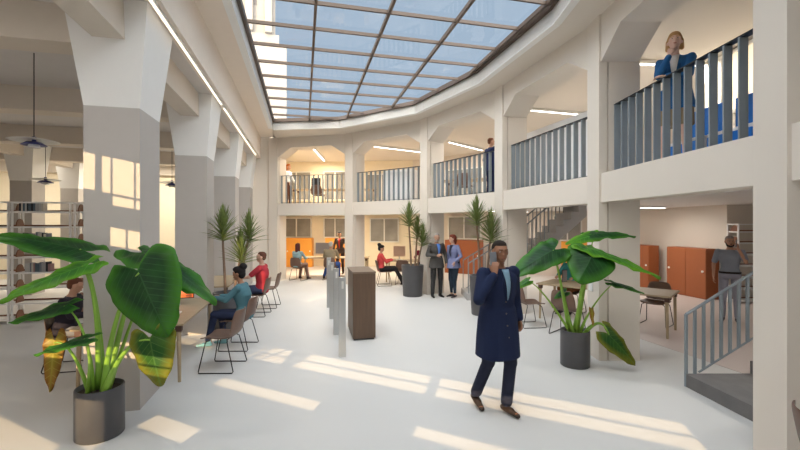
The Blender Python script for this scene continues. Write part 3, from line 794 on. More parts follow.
# left plant: base joint px, base depth, tip px, tip depth, blade normal, width, material, droop, stalk bend, foot x
lv = [
 (80, 249, 3.85, -14, 229, 3.6, (0, -.45, .9), .40, 'leaf', .10, (.1, 0, .05), -.02),
 (82, 266, 3.6, -8, 298, 3.2, (.2, -.35, .9), .26, 'leaf2', .12, (.1, 0, .12), -.05),
 (139, 273, 3.55, 165, 337, 3.4, (-.15, -.9, .42), .68, 'leaf', .10, (-.1, 0, .10), .05),
 (146, 254, 3.9, 218, 286, 3.6, (.1, -.25, .95), .40, 'leaf', .25, (-.05, 0, .08), .06),
 (158, 258, 4.1, 188, 275, 4.0, (0, -.4, .9), .24, 'leaf', .15, (-.03, 0, .05), .05),
 (64, 306, 3.6, 6, 320, 3.5, (.1, -.45, .9), .22, 'leaf', .10, (.12, 0, .10), -.06),
 (84, 339, 3.5, 31, 352, 3.45, (.1, -.4, .9), .16, 'leaf', .12, (.06, 0, .08), -.08),
 (54, 343, 3.65, 49, 393, 3.6, (.3, -.9, .2), .17, 'leafy', .05, (.05, 0, .16), -.08),
 (150, 340, 3.45, 158, 388, 3.4, (-.1, -.92, .3), .42, 'leafyg', .12, (-.08, 0, .16), .08),
]
pc = fl(100, 446); pc.y += .195; pc.x = (100 - 400) / 400 * pc.y
elephant('large potted elephant ear plant in front of the first left column', (pc.x, pc.y, 0), .195, .46, lv, 1)
rv = [
 (553, 250, 5.3, 511, 273, 5.1, (-.25, -.75, .6), .42, 'leaf', .15, (-.0, 0, .12), -.05),
 (594, 235, 5.5, 566, 242, 5.4, (0, -.6, .8), .22, 'leaf2', .1, (0, 0, .05), 0),
 (594, 234, 5.5, 637, 231, 5.4, (0, -.5, .85), .22, 'leaf', .22, (0, 0, .05), .02),
 (592, 249, 5.3, 664, 273, 5.0, (.1, -.35, .9), .30, 'leaf2', .12, (-.05, 0, .08), .02),
 (592, 256, 5.2, 579, 282, 5.0, (.0, -.75, .65), .62, 'leaf', .10, (.0, 0, .08), 0),
 (614, 283, 5.3, 646, 291, 5.2, (.1, -.4, .9), .16, 'leaf', .15, (-.1, 0, .0), .05),
 (609, 335, 5.35, 639, 365, 5.3, (.25, -.85, .5), .36, 'leafyg', .12, (.0, 0, .26), .1),
 (592, 311, 5.4, 594, 326, 5.35, (.4, -.9, 0), .09, 'leafy', .1, (0, 0, .10), .06),
 (565, 292, 5.6, 554, 298, 5.6, (0, -.7, .7), .12, 'leaf', .1, (-.04, 0, .04), -.04),
 (528, 281, 5.5, 515, 288, 5.5, (0, -.7, .7), .12, 'leaf2', .1, (.0, 0, .14), -.06),
]
pc = fl(575, 370); pc.y += .19; pc.x = 175 / 400 * pc.y
elephant('potted elephant ear plant in front of the right column', (pc.x, pc.y, 0), .195, .50, rv, 2)

def dracaena(label, loc, stems, pr=.31, ph=.86, bot=.26):
    r = thing('potted_dracaena', label, 'plant', loc)
    pot(r, [(bot, 0), (bot + .005, .01), (pr, ph - .01), (pr, ph), (pr - .03, ph), (pr - .04, ph - .06)]); add_soil(r, pr - .035, ph - .055)
    for k, (x, y, zt, R, n) in enumerate(stems):
        rnd = random.Random(k + int(loc[0] * 10) + 50)
        bm = bmesh.new(); b0 = Vector((x * .5, y * .5, ph - .08)); top = Vector((x, y, zt - loc[2]))
        pts = bez(b0, b0 + Vector((.02, 0, .3)), top + Vector((-.02, 0, -.3)), top, 10); tube(bm, pts, [.028 - .001 * i for i in range(11)], 8)
        s = obj('stem', bm, M['trunk'], r, True)
        bm = bmesh.new()
        for q in range(n):
            a = q * 2.4; el = 1.5 - 1.25 * (q / n) ** 1.3 + rnd.uniform(-.12, .12); L = R * rnd.uniform(.8, 1.1)
            d = Vector((math.cos(a) * math.cos(el), math.sin(a) * math.cos(el), math.sin(el)))
            side = Vector((-math.sin(a), math.cos(a), 0)); o0 = top + Vector((0, 0, .06 - .34 * q / n)); pv = None
            for j in range(6):
                t = j / 5; p = o0 + d * L * t + Vector((0, 0, -.16 * L * t * t)); w = .022 * (1 - t) ** .6 * (1 if j else .6) + .001
                v = (bm.verts.new(p - side * w), bm.verts.new(p + Vector((0, 0, -w * .6))), bm.verts.new(p + side * w))
                if pv:
                    bm.faces.new((pv[0], pv[1], v[1], v[0])); bm.faces.new((pv[1], pv[2], v[2], v[1]))
                pv = v
        f = bmesh; o = obj('foliage', bm, M['blade'], s)
    return r
dracaena('dracaena with three tufts in a tall grey planter beside the talking couple', (.35, 11.15, 0), [(-.10, -.1, 2.20, .50, 80), (.14, .1, 1.85, .45, 70), (.28, -.05, 1.65, .42, 60)])
dracaena('dracaena in a tall grey planter directly behind the navy coat man', (1.85, 8.85, 0), [(-.16, -.05, 2.22, .46, 80), (.17, .05, 1.85, .56, 100)])
pq = W(-1.38, 8.02)
dracaena('dracaena in a dark planter beside the second left column', (pq.x, pq.y, 0), [(-.06, -.05, 1.95, .46, 90), (.16, .25, 1.50, .46, 80), (.26, .4, 1.9, .42, 80)], .25, .72, .22)

# ================================================================== PEOPLE
def person(label, loc, rz, J, look, sc=1.0, vox=.0095, group=None):
    """J: joints in the person's own frame (front = +y). look: clothes, hair, skin"""
    r = thing('person', label, 'person', loc, rz, group); r.scale = (sc, sc, sc)
    fem = look.get('fem', False); lean = J.get('lean', 0); side = J.get('side', 0)
    H = Vector(J.get('hip', (0, 0, .95)))
    S = Vector((math.sin(side), math.sin(lean) * math.cos(side), math.cos(lean) * math.cos(side)))
    X = Vector((1, 0, 0)); X = (X - S * X.dot(S)).normalized(); Y = S.cross(X)
    sw = .165 if fem else .19
    tw_ = J.get('twist', 0); Xs = (X * math.cos(tw_) + Y * math.sin(tw_)); Ys = S.cross(Xs)
    NB = H + S * .53
    SH = {s: H + S * .47 + Xs * (s * sw) for s in (-1, 1)}
    HIP = {s: H + X * (s * .095) for s in (-1, 1)}
    KN = {s: Vector(J['knee'][0 if s < 0 else 1]) for s in (-1, 1)}
    AN = {s: Vector(J['ankle'][0 if s < 0 else 1]) for s in (-1, 1)}
    EL = {s: Vector(J['elbow'][0 if s < 0 else 1]) for s in (-1, 1)}
    WR = {s: Vector(J['wrist'][0 if s < 0 else 1]) for s in (-1, 1)}
    HD = {s: Vector(J.get('hand', ((0, .2, -1), (0, .2, -1)))[0 if s < 0 else 1]).normalized() for s in (-1, 1)}
    PN = {s: Vector(J.get('palm', ((1, 0, 0), (-1, 0, 0)))[0 if s < 0 else 1]).normalized() for s in (-1, 1)}
    TO = {s: Vector(J.get('toe', ((-.15, 1, 0), (.15, 1, 0)))[0 if s < 0 else 1]).normalized() for s in (-1, 1)}
    hy, hp = J.get('head', (0, 0))
    HC = NB + S * .155 + Y * .02 * 1.0 + Vector(J.get('headoff', (0, 0, 0)))
    Rh = Matrix.Translation(HC) @ Matrix.Rotation(hy, 4, 'Z') @ Matrix.Rotation(hp, 4, 'X')
    prof = [(-.07, .13, .10), (-.02, .165, .12), (.06, .160, .115), (.15, .135, .10), (.22, .14, .105), (.32, .165, .118), (.40, .175, .11), (.45, .155, .092), (.50, .085, .07), (.54, .055, .055)]
    if fem: prof = [(-.07, .14, .10), (-.02, .170, .12), (.06, .155, .11), (.15, .115, .088), (.22, .12, .095), (.32, .145, .125), (.40, .15, .10), (.45, .13, .08), (.50, .07, .06), (.54, .048, .05)]
    def rings(g, lo=-9, hi=9):
        q = []
        for s, rx, ry in prof:
            if lo <= s <= hi:
                t = max(0, (s - .1) / .35); a = tw_ * min(1, t)
                q.append((H + S * s, rx + g, ry + g, X * math.cos(a) + Y * math.sin(a), S.cross(X * math.cos(a) + Y * math.sin(a))))
        return q
    ff = .88 if fem else 1.0
    # ---- body
    bm = bmesh.new()
    loft(bm, rings(0))
    cap(bm, SH[-1], SH[1], .05 * ff)
    for s in (-1, 1):
        cap(bm, HIP[s], KN[s], .085, .055); cap(bm, KN[s], AN[s] + Vector((0, 0, .0)), .054, .036)
        m = KN[s].lerp(AN[s], .3) ; cap(bm, m, KN[s].lerp(AN[s], .4), .052, .045)
        a = AN[s]; t = TO[s]; cap(bm, a + Vector((0, 0, -.045)) - t * .03, a + t * .14 + Vector((0, 0, -.055)), .034, .03, flat=.7, fdir=(0, 0, 1))
        cap(bm, SH[s], EL[s], .047 * ff, .038 * ff); cap(bm, EL[s], WR[s], .038 * ff, .024 * ff)
        # hand
        d = HD[s]; pn = PN[s]; pn = (pn - d * pn.dot(d)).normalized(); ac = d.cross(pn)
        w = WR[s]; curl = J.get('curl', (.5, .5))[0 if s < 0 else 1]; hs = .92 if fem else 1.0
        th = -1 if (ac.dot(Vector(J.get('thumb', ((0, 1, 0), (0, 1, 0)))[0 if s < 0 else 1])) < 0) else 1
        for k, (ln, of) in enumerate(((.062, .030), (.072, .010), (.067, -.010), (.052, -.029))):
            k0 = w + d * .02 + ac * th * of * .6 * hs; k1 = w + d * .088 * hs + ac * th * of * hs
            cap(bm, k0, k1, .014 * hs, .0115 * hs, 8)
            d1 = (d * math.cos(curl * .6) + pn * math.sin(curl * .6)); d2 = (d * math.cos(curl * 1.6) + pn * math.sin(curl * 1.6))
            k2 = k1 + d1 * ln * .5 * hs; k3 = k2 + d2 * ln * .55 * hs
            cap(bm, k1, k2, .0095, .009, 8); cap(bm, k2, k3, .009, .0075, 8)
        t0 = w + d * .025 + ac * th * .018; t1 = w + d * .055 + ac * th * .047 + pn * .012; t2 = t1 + (d * .8 + ac * th * .25 + pn * .4).normalized() * .045
        cap(bm, t0, t1, .014, .012, 8); cap(bm, t1, t2, .0115, .009, 8)
    cap(bm, NB - S * .03, HC - S * .05, .056 * ff, .05 * ff)
    e = lambda c, q, sg=18: ell(bm, c, q, Rh, sg)
    e((0, -.012, .025), (.074, .092, .092)); e((0, .022, -.035), (.060, .066, .066)); e((0, .045, -.082), (.032, .034, .026)); e((0, .035, .01), (.066, .06, .06))
    e((0, .088, -.022), (.011, .020, .012), 10); e((0, .084, -.004), (.008, .014, .026), 10); e((0, .082, -.058), (.022, .012, .010), 10)
    e((.078, -.008, -.008), (.011, .020, .030), 10); e((-.078, -.008, -.008), (.011, .020, .030), 10)
    skin = cm(look['skin'], .55, .04, 'skin')
    body = fuse('body', bm, skin, r, min(vox, .0075) if look.get('fine') else vox, 2)
    # face
    for s in (-1, 1):
        bm = bmesh.new(); ell(bm, (s * .029, .0805, .008), (.011, .009, .0048), Rh, 10); o = obj('eye', bm, cm((.75, .73, .70), .3, .02, 'eye_white'), body, True)
        bm = bmesh.new(); ell(bm, (s * .029, .0875, .008), (.0062, .004, .005), Rh, 8); obj('iris', bm, cm((.03, .02, .015), .3, .02, 'iris'), body, True)
        bm = bmesh.new(); cap(bm, Rh @ Vector((s * .014, .0935, .028)), Rh @ Vector((s * .045, .083, .029)), .0045, .003, 6); obj('eyebrow', bm, cm(look['hair'], .9, .1, 'hair'), body, True)
    bm = bmesh.new(); ell(bm, (0, .093, -.052), (.021, .006, .004), Rh, 10); ell(bm, (0, .092, -.061), (.017, .007, .005), Rh, 10); obj('lips', bm, cm(tuple(c * k for c, k in zip(look['skin'], (.72, .5, .5))), .5, .02, 'lips'), body, True)
    # ---- hair
    bm = bmesh.new(); st_ = look.get('style', 'short')
    if st_ != 'none':
        if st_ == 'short':
            ell(bm, (0, -.024, .042), (.078, .086, .078), Rh); ell(bm, (0, -.006, .072), (.066, .077, .048), Rh); ell(bm, (0, -.055, .0), (.070, .050, .065), Rh)
        else:
            ell(bm, (0, -.024, .042), (.086, .095, .088), Rh); ell(bm, (0, .002, .078), (.070, .088, .05), Rh); ell(bm, (0, -.05, -.01), (.078, .062, .08), Rh)
        if st_ == 'bun': ell(bm, (0, -.09, .11), (.065, .065, .06), Rh)
        if st_ in ('long', 'bob'):
            dz = -.30 if st_ == 'long' else -.10
            for s in (-1, 1):
                cap(bm, Rh @ Vector((s * .068, -.02, .02)), Rh @ Vector((s * .075, -.03, dz * .75)), .030, .026)
            cap(bm, Rh @ Vector((0, -.07, .02)), Rh @ Vector((0, -.085, dz)), .07, .05, flat=.7, fdir=(0, 1, 0))
        fuse('hair', bm, cm(look['hair'], .75, .25, 'hair'), r, .009, 2)
    else: bm.free()
    if look.get('beard'):
        bm = bmesh.new(); ell(bm, (0, .04, -.085), (.045, .042, .032), Rh); ell(bm, (0, .088, -.043), (.026, .010, .007), Rh, 10)
        for s in (-1, 1): cap(bm, Rh @ Vector((s * .066, .0, -.02)), Rh @ Vector((s * .045, .045, -.082)), .012, .02)
        fuse('beard', bm, cm(look['beard'], .9, .2, 'hair'), r, .007, 1)
    # ---- shoes
    for s in (-1, 1):
        bm = bmesh.new(); a = AN[s]; t = TO[s]; up = Vector((0, 0, 1))
        heel = look.get('heels', 0)
        cap(bm, a - t * .035 + up * -.04, a + t * .06 + up * -.045, .040, .042, flat=.85, fdir=(0, 0, 1)); cap(bm, a + t * .06 - up * .048, a + t * .155 - up * .058, .042, .030, flat=.7, fdir=(0, 0, 1))
        if not heel: cap(bm, a - up * .03 - t * .01, a + up * .01 - t * .01, .045, .043)
        fuse('shoe', bm, cm(look['shoe'], .4, .05, 'leather'), r, .010, 2)
    # ---- bottom
    bot = look['bottom']
    bm = bmesh.new()
    if bot[0] == 'trousers':
        loft(bm, rings(.014, -.1, .13))
        for s in (-1, 1):
            cap(bm, HIP[s], KN[s], .098, .070); cap(bm, KN[s], AN[s] + (KN[s] - AN[s]).normalized() * .03, .069, look.get('cuff', .052))
            ell(bm, KN[s] , (.068, .072, .07))
        fuse('trousers', bm, cm(bot[1]), r, .012, 3)
    elif bot[0] == 'skirt':
        X0, Y0 = Vector((1, 0, 0)), Vector((0, 1, 0))
        loft(bm, [(H + Vector((0, 0, z)), rx, ry, X0, Y0) for z, rx, ry in ((.14, .13, .10), (.05, .165, .125), (-.05, .185, .14), (-.2, .19, .145), (-.36, .195, .15))])
        fuse('skirt', bm, cm(bot[1]), r, .012, 3)
    # ---- top
    top = look['top']; g = top.get('g', .018)
    bm = bmesh.new()
    loft(bm, rings(g, -.1 if top.get('hem', .0) < .05 else -.1, .46))
    nk = [(H + S * s, rx, ry, Xs, Ys) for s, rx, ry in ((.40, (.15 if fem else .175) + g, .11 + g), (.45, (.13 if fem else .155) + g, .088 + g), (.495, (.075 if fem else .09) + g * .8, .068 + g * .6), (.525, .060, .062))]
    loft(bm, nk); cap(bm, SH[-1] - S * .012, SH[1] - S * .012, .06 * ff + g * .3)
    if top.get('hem', 0) > 0:
        hm = top['hem']; hd = Vector(J.get('hemdir', (0, 0, -1))).normalized()
        loft(bm, [(H + S * .12, .150 + g, .112 + g, X, Y), (H, .172 + g, .13 + g, X, Y), (H + hd * hm * .5, .185 + g, .15 + g, X, Y), (H + hd * hm, .195 + g, .16 + g, X, Y), (H + hd * (hm + .005), .18 + g, .15 + g, X, Y)])
    for s in (-1, 1):
        if top.get('sleeve', 'long') == 'long':
            cap(bm, SH[s], EL[s], .056 * ff + g * .35, .050 * ff + g * .3); cap(bm, EL[s], WR[s].lerp(EL[s], .08), .050 * ff + g * .3, .038 * ff + g * .2)
        elif top['sleeve'] == 'short':
            cap(bm, SH[s], SH[s].lerp(EL[s], .75), .060 * ff + g * .4, .056 * ff)
    topo = fuse(top.get('name', 'jacket'), bm, cm(top['col']), r, .010, 3)
    def front(s, x, out=0.0):       # point on the chest surface
        for i in range(len(prof) - 1):
            if prof[i][0] <= s <= prof[i + 1][0]:
                t = (s - prof[i][0]) / (prof[i + 1][0] - prof[i][0]); rx = prof[i][1] + t * (prof[i + 1][1] - prof[i][1]) + g; ry = prof[i][2] + t * (prof[i + 1][2] - prof[i][2]) + g; break
        if s > .42: ry = max(ry, .10 - (s - .42) * .25)
        if s < 0: ry = max(ry, .13 + g + (.0 - s) * .06)
        yy = ry * math.sqrt(max(.05, 1 - (x / rx) ** 2)) if abs(x) < rx else 0
        a = tw_ * min(1, max(0, (s - .1) / .35)); XX = X * math.cos(a) + Y * math.sin(a)
        return H + S * s + XX * x + S.cross(XX) * (yy + out)
    if top.get('shirt'):
        lo = top.get('vee', .22)
        bm = bmesh.new(); rows = []
        for k in range(8):
            s = lo + (.515 - lo) * k / 7; w = .003 + top.get('sw', .048) * (k / 7) ** .8
            rows.append([bm.verts.new(front(min(s, .535), x * w, .004)) for x in (-1, -.5, 0, .5, 1)])
        for a, b in zip(rows, rows[1:]):
            for q in range(4): bm.faces.new((a[q], a[q + 1], b[q + 1], b[q]))
        o = obj('shirt', bm, cm(top['shirt']), r, True); m = o.modifiers.new('s', 'SOLIDIFY'); m.thickness = .012; m.offset = 1
        for sg in (-1, 1):
            bm = bmesh.new(); rows = []
            for k in range(8):
                s = lo + (.50 - lo) * k / 7; w0 = .002 + (top.get('sw', .048) - .002) * (k / 7) ** .8; w1 = w0 + .012 + .028 * math.sin(PI * min(1, k / 6.5) ** 1.2)
                rows.append([bm.verts.new(front(s, sg * x, .010)) for x in (w0, (w0 + w1) / 2, w1)])
            for a, b in zip(rows, rows[1:]):
                for q in range(2): bm.faces.new((a[q], a[q + 1], b[q + 1], b[q]))
            o = obj('lapel', bm, cm(tuple(c * .75 for c in top['col'])), topo, True); m = o.modifiers.new('s', 'SOLIDIFY'); m.thickness = .008
        if top.get('tie'):
            bm = bmesh.new(); rows = []
            for k in range(6):
                s = lo + .01 + (.49 - lo) * k / 5; w = .02 - .009 * k / 5
                rows.append([bm.verts.new(front(s, x * w, .018)) for x in (-1, 0, 1)])
            for a, b in zip(rows, rows[1:]):
                for q in range(2): bm.faces.new((a[q], a[q + 1], b[q + 1], b[q]))
            o = obj('tie', bm, cm(top['tie']), r, True); m = o.modifiers.new('s', 'SOLIDIFY'); m.thickness = .006
    for k in range(top.get('buttons', 0)):
        c = front(lo - .02 - .115 * k, .012, .004) if lo - .02 - .115 * k > -.06 else H + Y * (.13 + g + .015) + S * (lo - .02 - .115 * k)
        bm = bmesh.new(); ell(bm, c, (.009, .009, .009), None, 8); obj('button', bm, cm((.12, .10, .09), .4, .02, 'button'), topo, True)
    if look.get('belt'):
        bm = bmesh.new(); q = [(H + S * s, .166 + .018, .122 + .016, X, Y) for s in (.035, .075)]; loft(bm, q); obj('belt', bm, cm((.015, .012, .012), .4, .05, 'leather'), r, True)
    return r, WR, HC

# standing pose pieces
def stand(**k):
    J = dict(hip=(0, 0, .95), knee=((-.11, .03, .50), (.11, .03, .50)), ankle=((-.12, -.01, .08), (.12, .0, .08)),
             elbow=((-.26, -.04, 1.16), (.26, -.04, 1.16)), wrist=((-.27, .06, .90), (.27, .06, .90)))
    J.update(k); return J
def sit(**k):
    J = dict(hip=(0, -.10, .545), lean=.05, knee=((-.10, .34, .545), (.10, .34, .545)), ankle=((-.10, .34, .09), (.10, .34, .09)),
             elbow=((-.25, .06, .80), (.25, .06, .80)), wrist=((-.17, .30, .80), (.17, .30, .80)), hand=((.1, 1, -.1), (-.1, 1, -.1)), palm=((0, 0, -1), (0, 0, -1)), thumb=((1, 0, 0), (-1, 0, 0)))
    J.update(k); return J
def phone(label, loc, rot):
    o = thing('mobile_phone', label, 'phone', loc, 0); o.rotation_euler = rot
    obj('case', B(-.036, .036, -.004, .004, -.075, .075), cm((.16, .17, .19), .3, .03, 'phone_case'), o, bevel=.003)
    obj('screen', B(-.033, .033, -.006, -.004, -.07, .07), M['blackp'], o)

dark_skin = (.28, .135, .08); mid_skin = (.50, .28, .19); pale = (.62, .38, .28)
# 1 main man, walking towards lower right of the viewer, phone at his right ear
mloc = (1.03, 4.22, 0); mrz = PI + .42
J1 = stand(lean=.03, twist=.0, hip=(0, 0, .955), knee=((-.09, .09, .52), (.10, -.02, .52)), ankle=((-.07, .05, .085), (.12, -.22, .12)), toe=((-.1, 1, 0), (.15, 1, -.25)),
           elbow=((-.27, -.06, 1.16), (.30, .10, 1.19)), wrist=((-.24, .05, .93), (.150, .145, 1.43)), hand=((.1, .2, -1), (-.22, -.15, 1)), palm=((1, 0, 0), (-.8, -.75, 0)), thumb=((0, 1, 0), (0, -1, .2)), curl=(1.2, .8))
J1['head'] = (-.28, -.03)
person('man in a long navy overcoat walking with a phone at his ear', mloc, mrz, J1, dict(skin=dark_skin, hair=(.02, .013, .01), style='short', shoe=(.03, .02, .016), bottom=('trousers', (.018, .022, .045)), top=dict(name='overcoat', col=(.010, .018, .055), g=.034, hem=.37, shirt=(.20, .32, .42), vee=.22, sw=.034, buttons=4), fine=True, cuff=.06), 1.03)
R_ = Matrix.Rotation(mrz, 3, 'Z'); pp = Vector(mloc) + R_ @ Vector((.112, .075, 1.57)) * 1.03
phone('grey mobile phone held to the ear of the man in the navy coat', pp, (0.12, .12, mrz - PI / 2 + .5))
# 2 couple
person('grey-haired man in a dark grey suit talking to a woman', (1.00, 10.95, 0), face(.35, -1), stand(head=(-.3 + .0, -.05), twist=.1, elbow=((-.28, -.04, 1.17), (.27, .0, 1.16)), wrist=((-.24, .12, .93), (.10, .22, 1.15)), hand=((0, .2, -1), (-.7, .6, .3))),
       dict(skin=mid_skin, hair=(.33, .30, .27), style='short', beard=(.38, .34, .30), shoe=(.01, .01, .01), bottom=('trousers', (.035, .034, .035)), top=dict(name='suit_jacket', col=(.075, .07, .066), g=.024, hem=.14, shirt=(.10, .22, .60), vee=.16, buttons=1)), .995)
person('woman in a lavender blazer and dark jeans facing the grey-suited man', (1.46, 10.85, 0), face(-.75, -.65), stand(side=.05, head=(-.45, 0), elbow=((-.24, -.02, 1.16), (.25, -.05, 1.15)), wrist=((-.17, .16, 1.02), (.25, .05, .92)), ankle=((-.06, .02, .10), (.10, -.02, .10)), knee=((-.07, .05, .50), (.09, .02, .50))),
       dict(fem=True, skin=pale, hair=(.16, .035, .02), style='bob', heels=1, shoe=(.02, .015, .02), bottom=('trousers', (.02, .035, .055)), cuff=.038, top=dict(name='blazer', col=(.20, .22, .38), g=.014, hem=.12, shirt=(.03, .03, .05), vee=.2)), .975)
# 3 bearded man on the right
bloc = (6.72, 8.15, 0); brz = face(-.65, -.75)
J3 = stand(head=(0.25, -.05), elbow=((-.25, .17, 1.24), (.26, -.03, 1.16)), wrist=((-.135, .07, 1.49), (.26, .05, .91)), hand=((.25, -.05, 1), (0, .2, -1)), palm=((.7, -.5, 0), (-1, 0, 0)), thumb=((0, -1, 0), (0, 1, 0)), curl=(.9, .6))
person('bearded man in a grey short-sleeved shirt phoning by the right shelves', bloc, brz, J3, dict(skin=mid_skin, hair=(.30, .27, .25), style='short', beard=(.05, .045, .04), shoe=(.03, .025, .03), bottom=('trousers', (.30, .30, .36)), belt=True, top=dict(name='shirt', col=(.24, .26, .31), g=.012, sleeve='short')), 1.0)
R_ = Matrix.Rotation(brz, 3, 'Z'); pp = Vector(bloc) + R_ @ Vector((-.10, .075, 1.60)); phone('dark mobile phone held by the bearded man', pp, (.1, .1, brz - PI / 2 + .3))
# 4 woman upstairs leaning on the rail
person('blond woman upstairs in a blue jacket resting her chin on her hand', (3.58, 5.2, ZF), face(-.62, -.70), stand(lean=.12, hip=(0, -.05, .95), head=(.15, .15), elbow=((-.16, .18, 1.16), (.15, .22, 1.19)), wrist=((.06, .27, 1.16), (.035, .215, 1.42)), hand=((1, .1, .1), (-.15, -.2, 1)), palm=((0, 0, -1), (.0, -1, .1)), thumb=((0, 1, 0), (-1, 0, 0)), curl=(.6, 1.2)),
       dict(fem=True, skin=(.72, .46, .36), hair=(.50, .28, .12), style='bob', heels=1, shoe=(.45, .25, .18), bottom=('skirt', (.30, .22, .13)), top=dict(name='jacket', col=(.02, .11, .28), g=.016, hem=.14, shirt=(.75, .70, .66), vee=.2)), 1.03)
# 5 navy suit man upstairs
person('man in a navy suit standing upstairs beside a gallery column', (2.40, 10.6, ZF), face(.95, .35), stand(head=(-.2, 0)), dict(skin=mid_skin, hair=(.16, .06, .03), style='short', shoe=(.01, .01, .02), bottom=('trousers', (.008, .014, .055)), top=dict(name='suit_jacket', col=(.008, .016, .075), g=.022, hem=.14, shirt=(.7, .7, .7))), .93)
# 6 upstairs far woman
person('orange-haired woman in a white top walking upstairs behind the far balustrade', (-4.25, 15.2, ZF), face(.9, -.3), stand(head=(0, .15), elbow=((-.25, .05, 1.15), (.25, .05, 1.15)), wrist=((-.2, .2, 1.0), (.2, .2, 1.0))), dict(fem=True, skin=pale, hair=(.55, .16, .03), style='bob', shoe=(.03, .02, .02), bottom=('trousers', (.12, .05, .03)), cuff=.045, top=dict(name='top', col=(.72, .74, .76), g=.012)), .93)
# 7 woman in teal
person('woman in a teal top with a hair bun working at the left desk', (-2.60, 6.45, 0), face(-1, 0), sit(lean=.12, head=(0, -.12), knee=((-.09, .36, .56), (.11, .34, .54)), ankle=((-.04, .50, .10), (.12, .30, .10)), elbow=((-.22, .12, .82), (.22, .12, .82)), wrist=((-.12, .34, .85), (.10, .36, .83)), hand=((.1, 1, .1), (-.1, 1, .1)), curl=(.8, .8)),
       dict(fem=True, skin=(.36, .18, .11), hair=(.015, .012, .012), style='bun', shoe=(.20, .42, .46), bottom=('trousers', (.025, .035, .08)), cuff=.045, top=dict(name='top', col=(.085, .20, .24), g=.016)), .97)
# 8 man in red
person('man in a red polo shirt sitting beside the dracaena', (-3.12, 8.75, 0), face(-1, -.05), sit(lean=.0, head=(.1, .05), elbow=((-.26, .10, .84), (.27, .08, .82)), wrist=((-.15, .32, .80), (.12, .32, .78))), dict(skin=pale, hair=(.13, .05, .03), style='short', shoe=(.03, .03, .04), bottom=('trousers', (.05, .06, .12)), top=dict(name='polo_shirt', col=(.42, .035, .05), g=.016, sleeve='short')), 1.03)
# 9 dark jacket person at left
person('person in a dark leather jacket seated with their back to the shelves', (-4.55, 5.55, 0), face(1, .24), sit(lean=.18, head=(.5, -.25), elbow=((-.26, .12, .82), (.27, .12, .82)), wrist=((-.16, .36, .80), (.14, .36, .80))), dict(skin=mid_skin, hair=(.12, .04, .02), style='short', shoe=(.02, .02, .02), bottom=('trousers', (.20, .20, .22)), top=dict(name='leather_jacket', col=(.022, .018, .028), g=.026, hem=.05)), .93)
# 10-12 far meeting
person('long-haired woman in a pale teal top at the far meeting table', (-3.62, 14.3, 0), face(.35, 1), sit(ankle=((-.15, .30, .09), (.2, .30, .09))), dict(fem=True, skin=mid_skin, hair=(.10, .025, .02), style='long', shoe=(.04, .02, .02), bottom=('trousers', (.25, .15, .12)), top=dict(name='top', col=(.26, .38, .40), g=.014)), .98, .012)
person('grey-haired man in a beige jumper and blue jeans at the far table', (-2.48, 14.4, 0), face(.1, 1), sit(lean=.1, knee=((-.2, .30, .54), (.2, .30, .54)), ankle=((-.30, .15, .09), (.2, .3, .09))), dict(skin=mid_skin, hair=(.50, .50, .48), style='short', shoe=(.04, .03, .03), bottom=('trousers', (.03, .09, .35)), top=dict(name='jumper', col=(.30, .25, .17), g=.02)), 1.03, .012)
person('standing person in a dark jacket over a red top at the far table', (-2.42, 16.2, 0), face(-.1, -1), stand(lean=.15, head=(.2, -.3)), dict(fem=True, skin=mid_skin, hair=(.015, .01, .01), style='short', shoe=(.02, .02, .02), bottom=('trousers', (.05, .03, .03)), top=dict(name='jacket', col=(.07, .045, .04), g=.018, hem=.08, shirt=(.5, .05, .04), vee=.1)), .98, .012)
# 13 red top woman
person('seated woman in a red top and black trousers with her legs stretched out', (-.52, 13.05, 0), face(1, .15), sit(lean=-.02, head=(0, -.2), knee=((-.08, .36, .57), (.08, .38, .54)), ankle=((-.08, .66, .16), (.06, .60, .09)), toe=((0, 1, .2), (0, 1, .1)), wrist=((-.12, .28, .86), (.10, .28, .86))), dict(fem=True, skin=mid_skin, hair=(.012, .01, .01), style='bun', shoe=(.015, .012, .012), bottom=('trousers', (.02, .02, .022)), cuff=.042, top=dict(name='top', col=(.62, .07, .07), g=.014)), .98, .011)
# 14 behind right plant
person('auburn-haired person in a teal and rust outfit behind the right plant', (3.88, 9.05, 0), face(-.7, -.7), sit(lean=.1, head=(-.2, -.1)), dict(fem=True, skin=mid_skin, hair=(.30, .045, .02), style='long', shoe=(.02, .02, .02), bottom=('trousers', (.20, .07, .02)), top=dict(name='top', col=(.05, .26, .26), g=.016)), 1.04, .011)
person('person in a dark red top sitting behind the tall planter', (.80, 14.6, 0), face(-.3, -1), sit(), dict(fem=True, skin=pale, hair=(.05, .02, .02), style='bob', shoe=(.02, .02, .02), bottom=('trousers', (.03, .03, .04)), top=dict(name='top', col=(.22, .02, .05), g=.014)), .98, .013)
dup(c0, (.80, 14.6, 0), face(-.3, -1), 'brown shell chair under the person in dark red behind the tall planter')

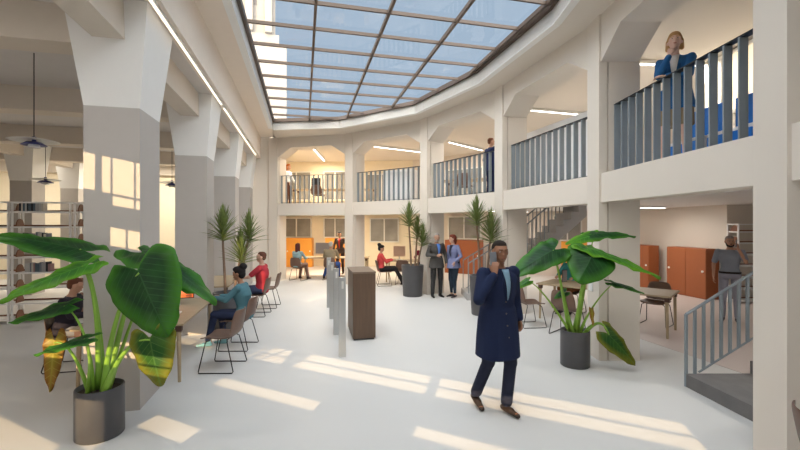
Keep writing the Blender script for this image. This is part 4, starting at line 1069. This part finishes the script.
# ================================================================== LIGHT, SKY, CAMERA
sd = W(.45, .89); sd = Vector((sd.x, sd.y, 0)).normalized(); sd.z = -TE; sd = Vector((sd.x, sd.y, -TE * math.sqrt(.45 ** 2 + .89 ** 2) / math.sqrt(.45 ** 2 + .89 ** 2)))
lt = bpy.data.lights.new('sun', 'SUN'); lt.energy = 5.0; lt.color = (1, .72, .40); lt.angle = .002
so = bpy.data.objects.new('sun', lt); C.objects.link(so); so.rotation_euler = sd.to_track_quat('-Z', 'Y').to_euler()
w = bpy.data.worlds.new('sky'); bpy.context.scene.world = w; w.use_nodes = True
nt = w.node_tree; N = nt.nodes.new; L = nt.links.new
bgn = nt.nodes['Background']
tc = N('ShaderNodeTexCoord'); dp = N('ShaderNodeVectorMath'); dp.operation = 'DOT_PRODUCT'; dp.inputs[1].default_value = (-sd.normalized())
L(tc.outputs['Generated'], dp.inputs[0])
cr = N('ShaderNodeValToRGB'); mr = N('ShaderNodeMapRange'); mr.inputs[1].default_value = -1; mr.inputs[2].default_value = 1
L(dp.outputs['Value'], mr.inputs[0]); L(mr.outputs[0], cr.inputs[0])
e = cr.color_ramp.elements
e[0].position = 0; e[0].color = (.36, .45, .56, 1); e[1].position = 1; e[1].color = (1, .93, .84, 1)
q = e.new(.42); q.color = (.345, .44, .56, 1)
q = e.new(.7); q.color = (.72, .76, .80, 1)
L(cr.outputs[0], bgn.inputs['Color'])
bgn.inputs['Strength'].default_value = 1.0
mrs = N('ShaderNodeMapRange'); mrs.inputs[1].default_value = -.2; mrs.inputs[2].default_value = .6; mrs.inputs[3].default_value = 1.0; mrs.inputs[4].default_value = 6.5
L(dp.outputs['Value'], mrs.inputs[0]); L(mrs.outputs[0], bgn.inputs['Strength'])

cam = bpy.data.cameras.new('camera'); cam.sensor_width = 36; cam.lens = 18.0; cam.clip_start = .05; cam.clip_end = 300
co = bpy.data.objects.new('camera', cam); C.objects.link(co); co.location = (0, 0, EYE); co.rotation_euler = (PI / 2, 0, 0)
sc = bpy.context.scene; sc.camera = co
sc.view_settings.view_transform = 'Standard'; sc.view_settings.look = 'None'; sc.view_settings.gamma = 1; sc.view_settings.use_curve_mapping = False
sc.view_settings.exposure = 0.28
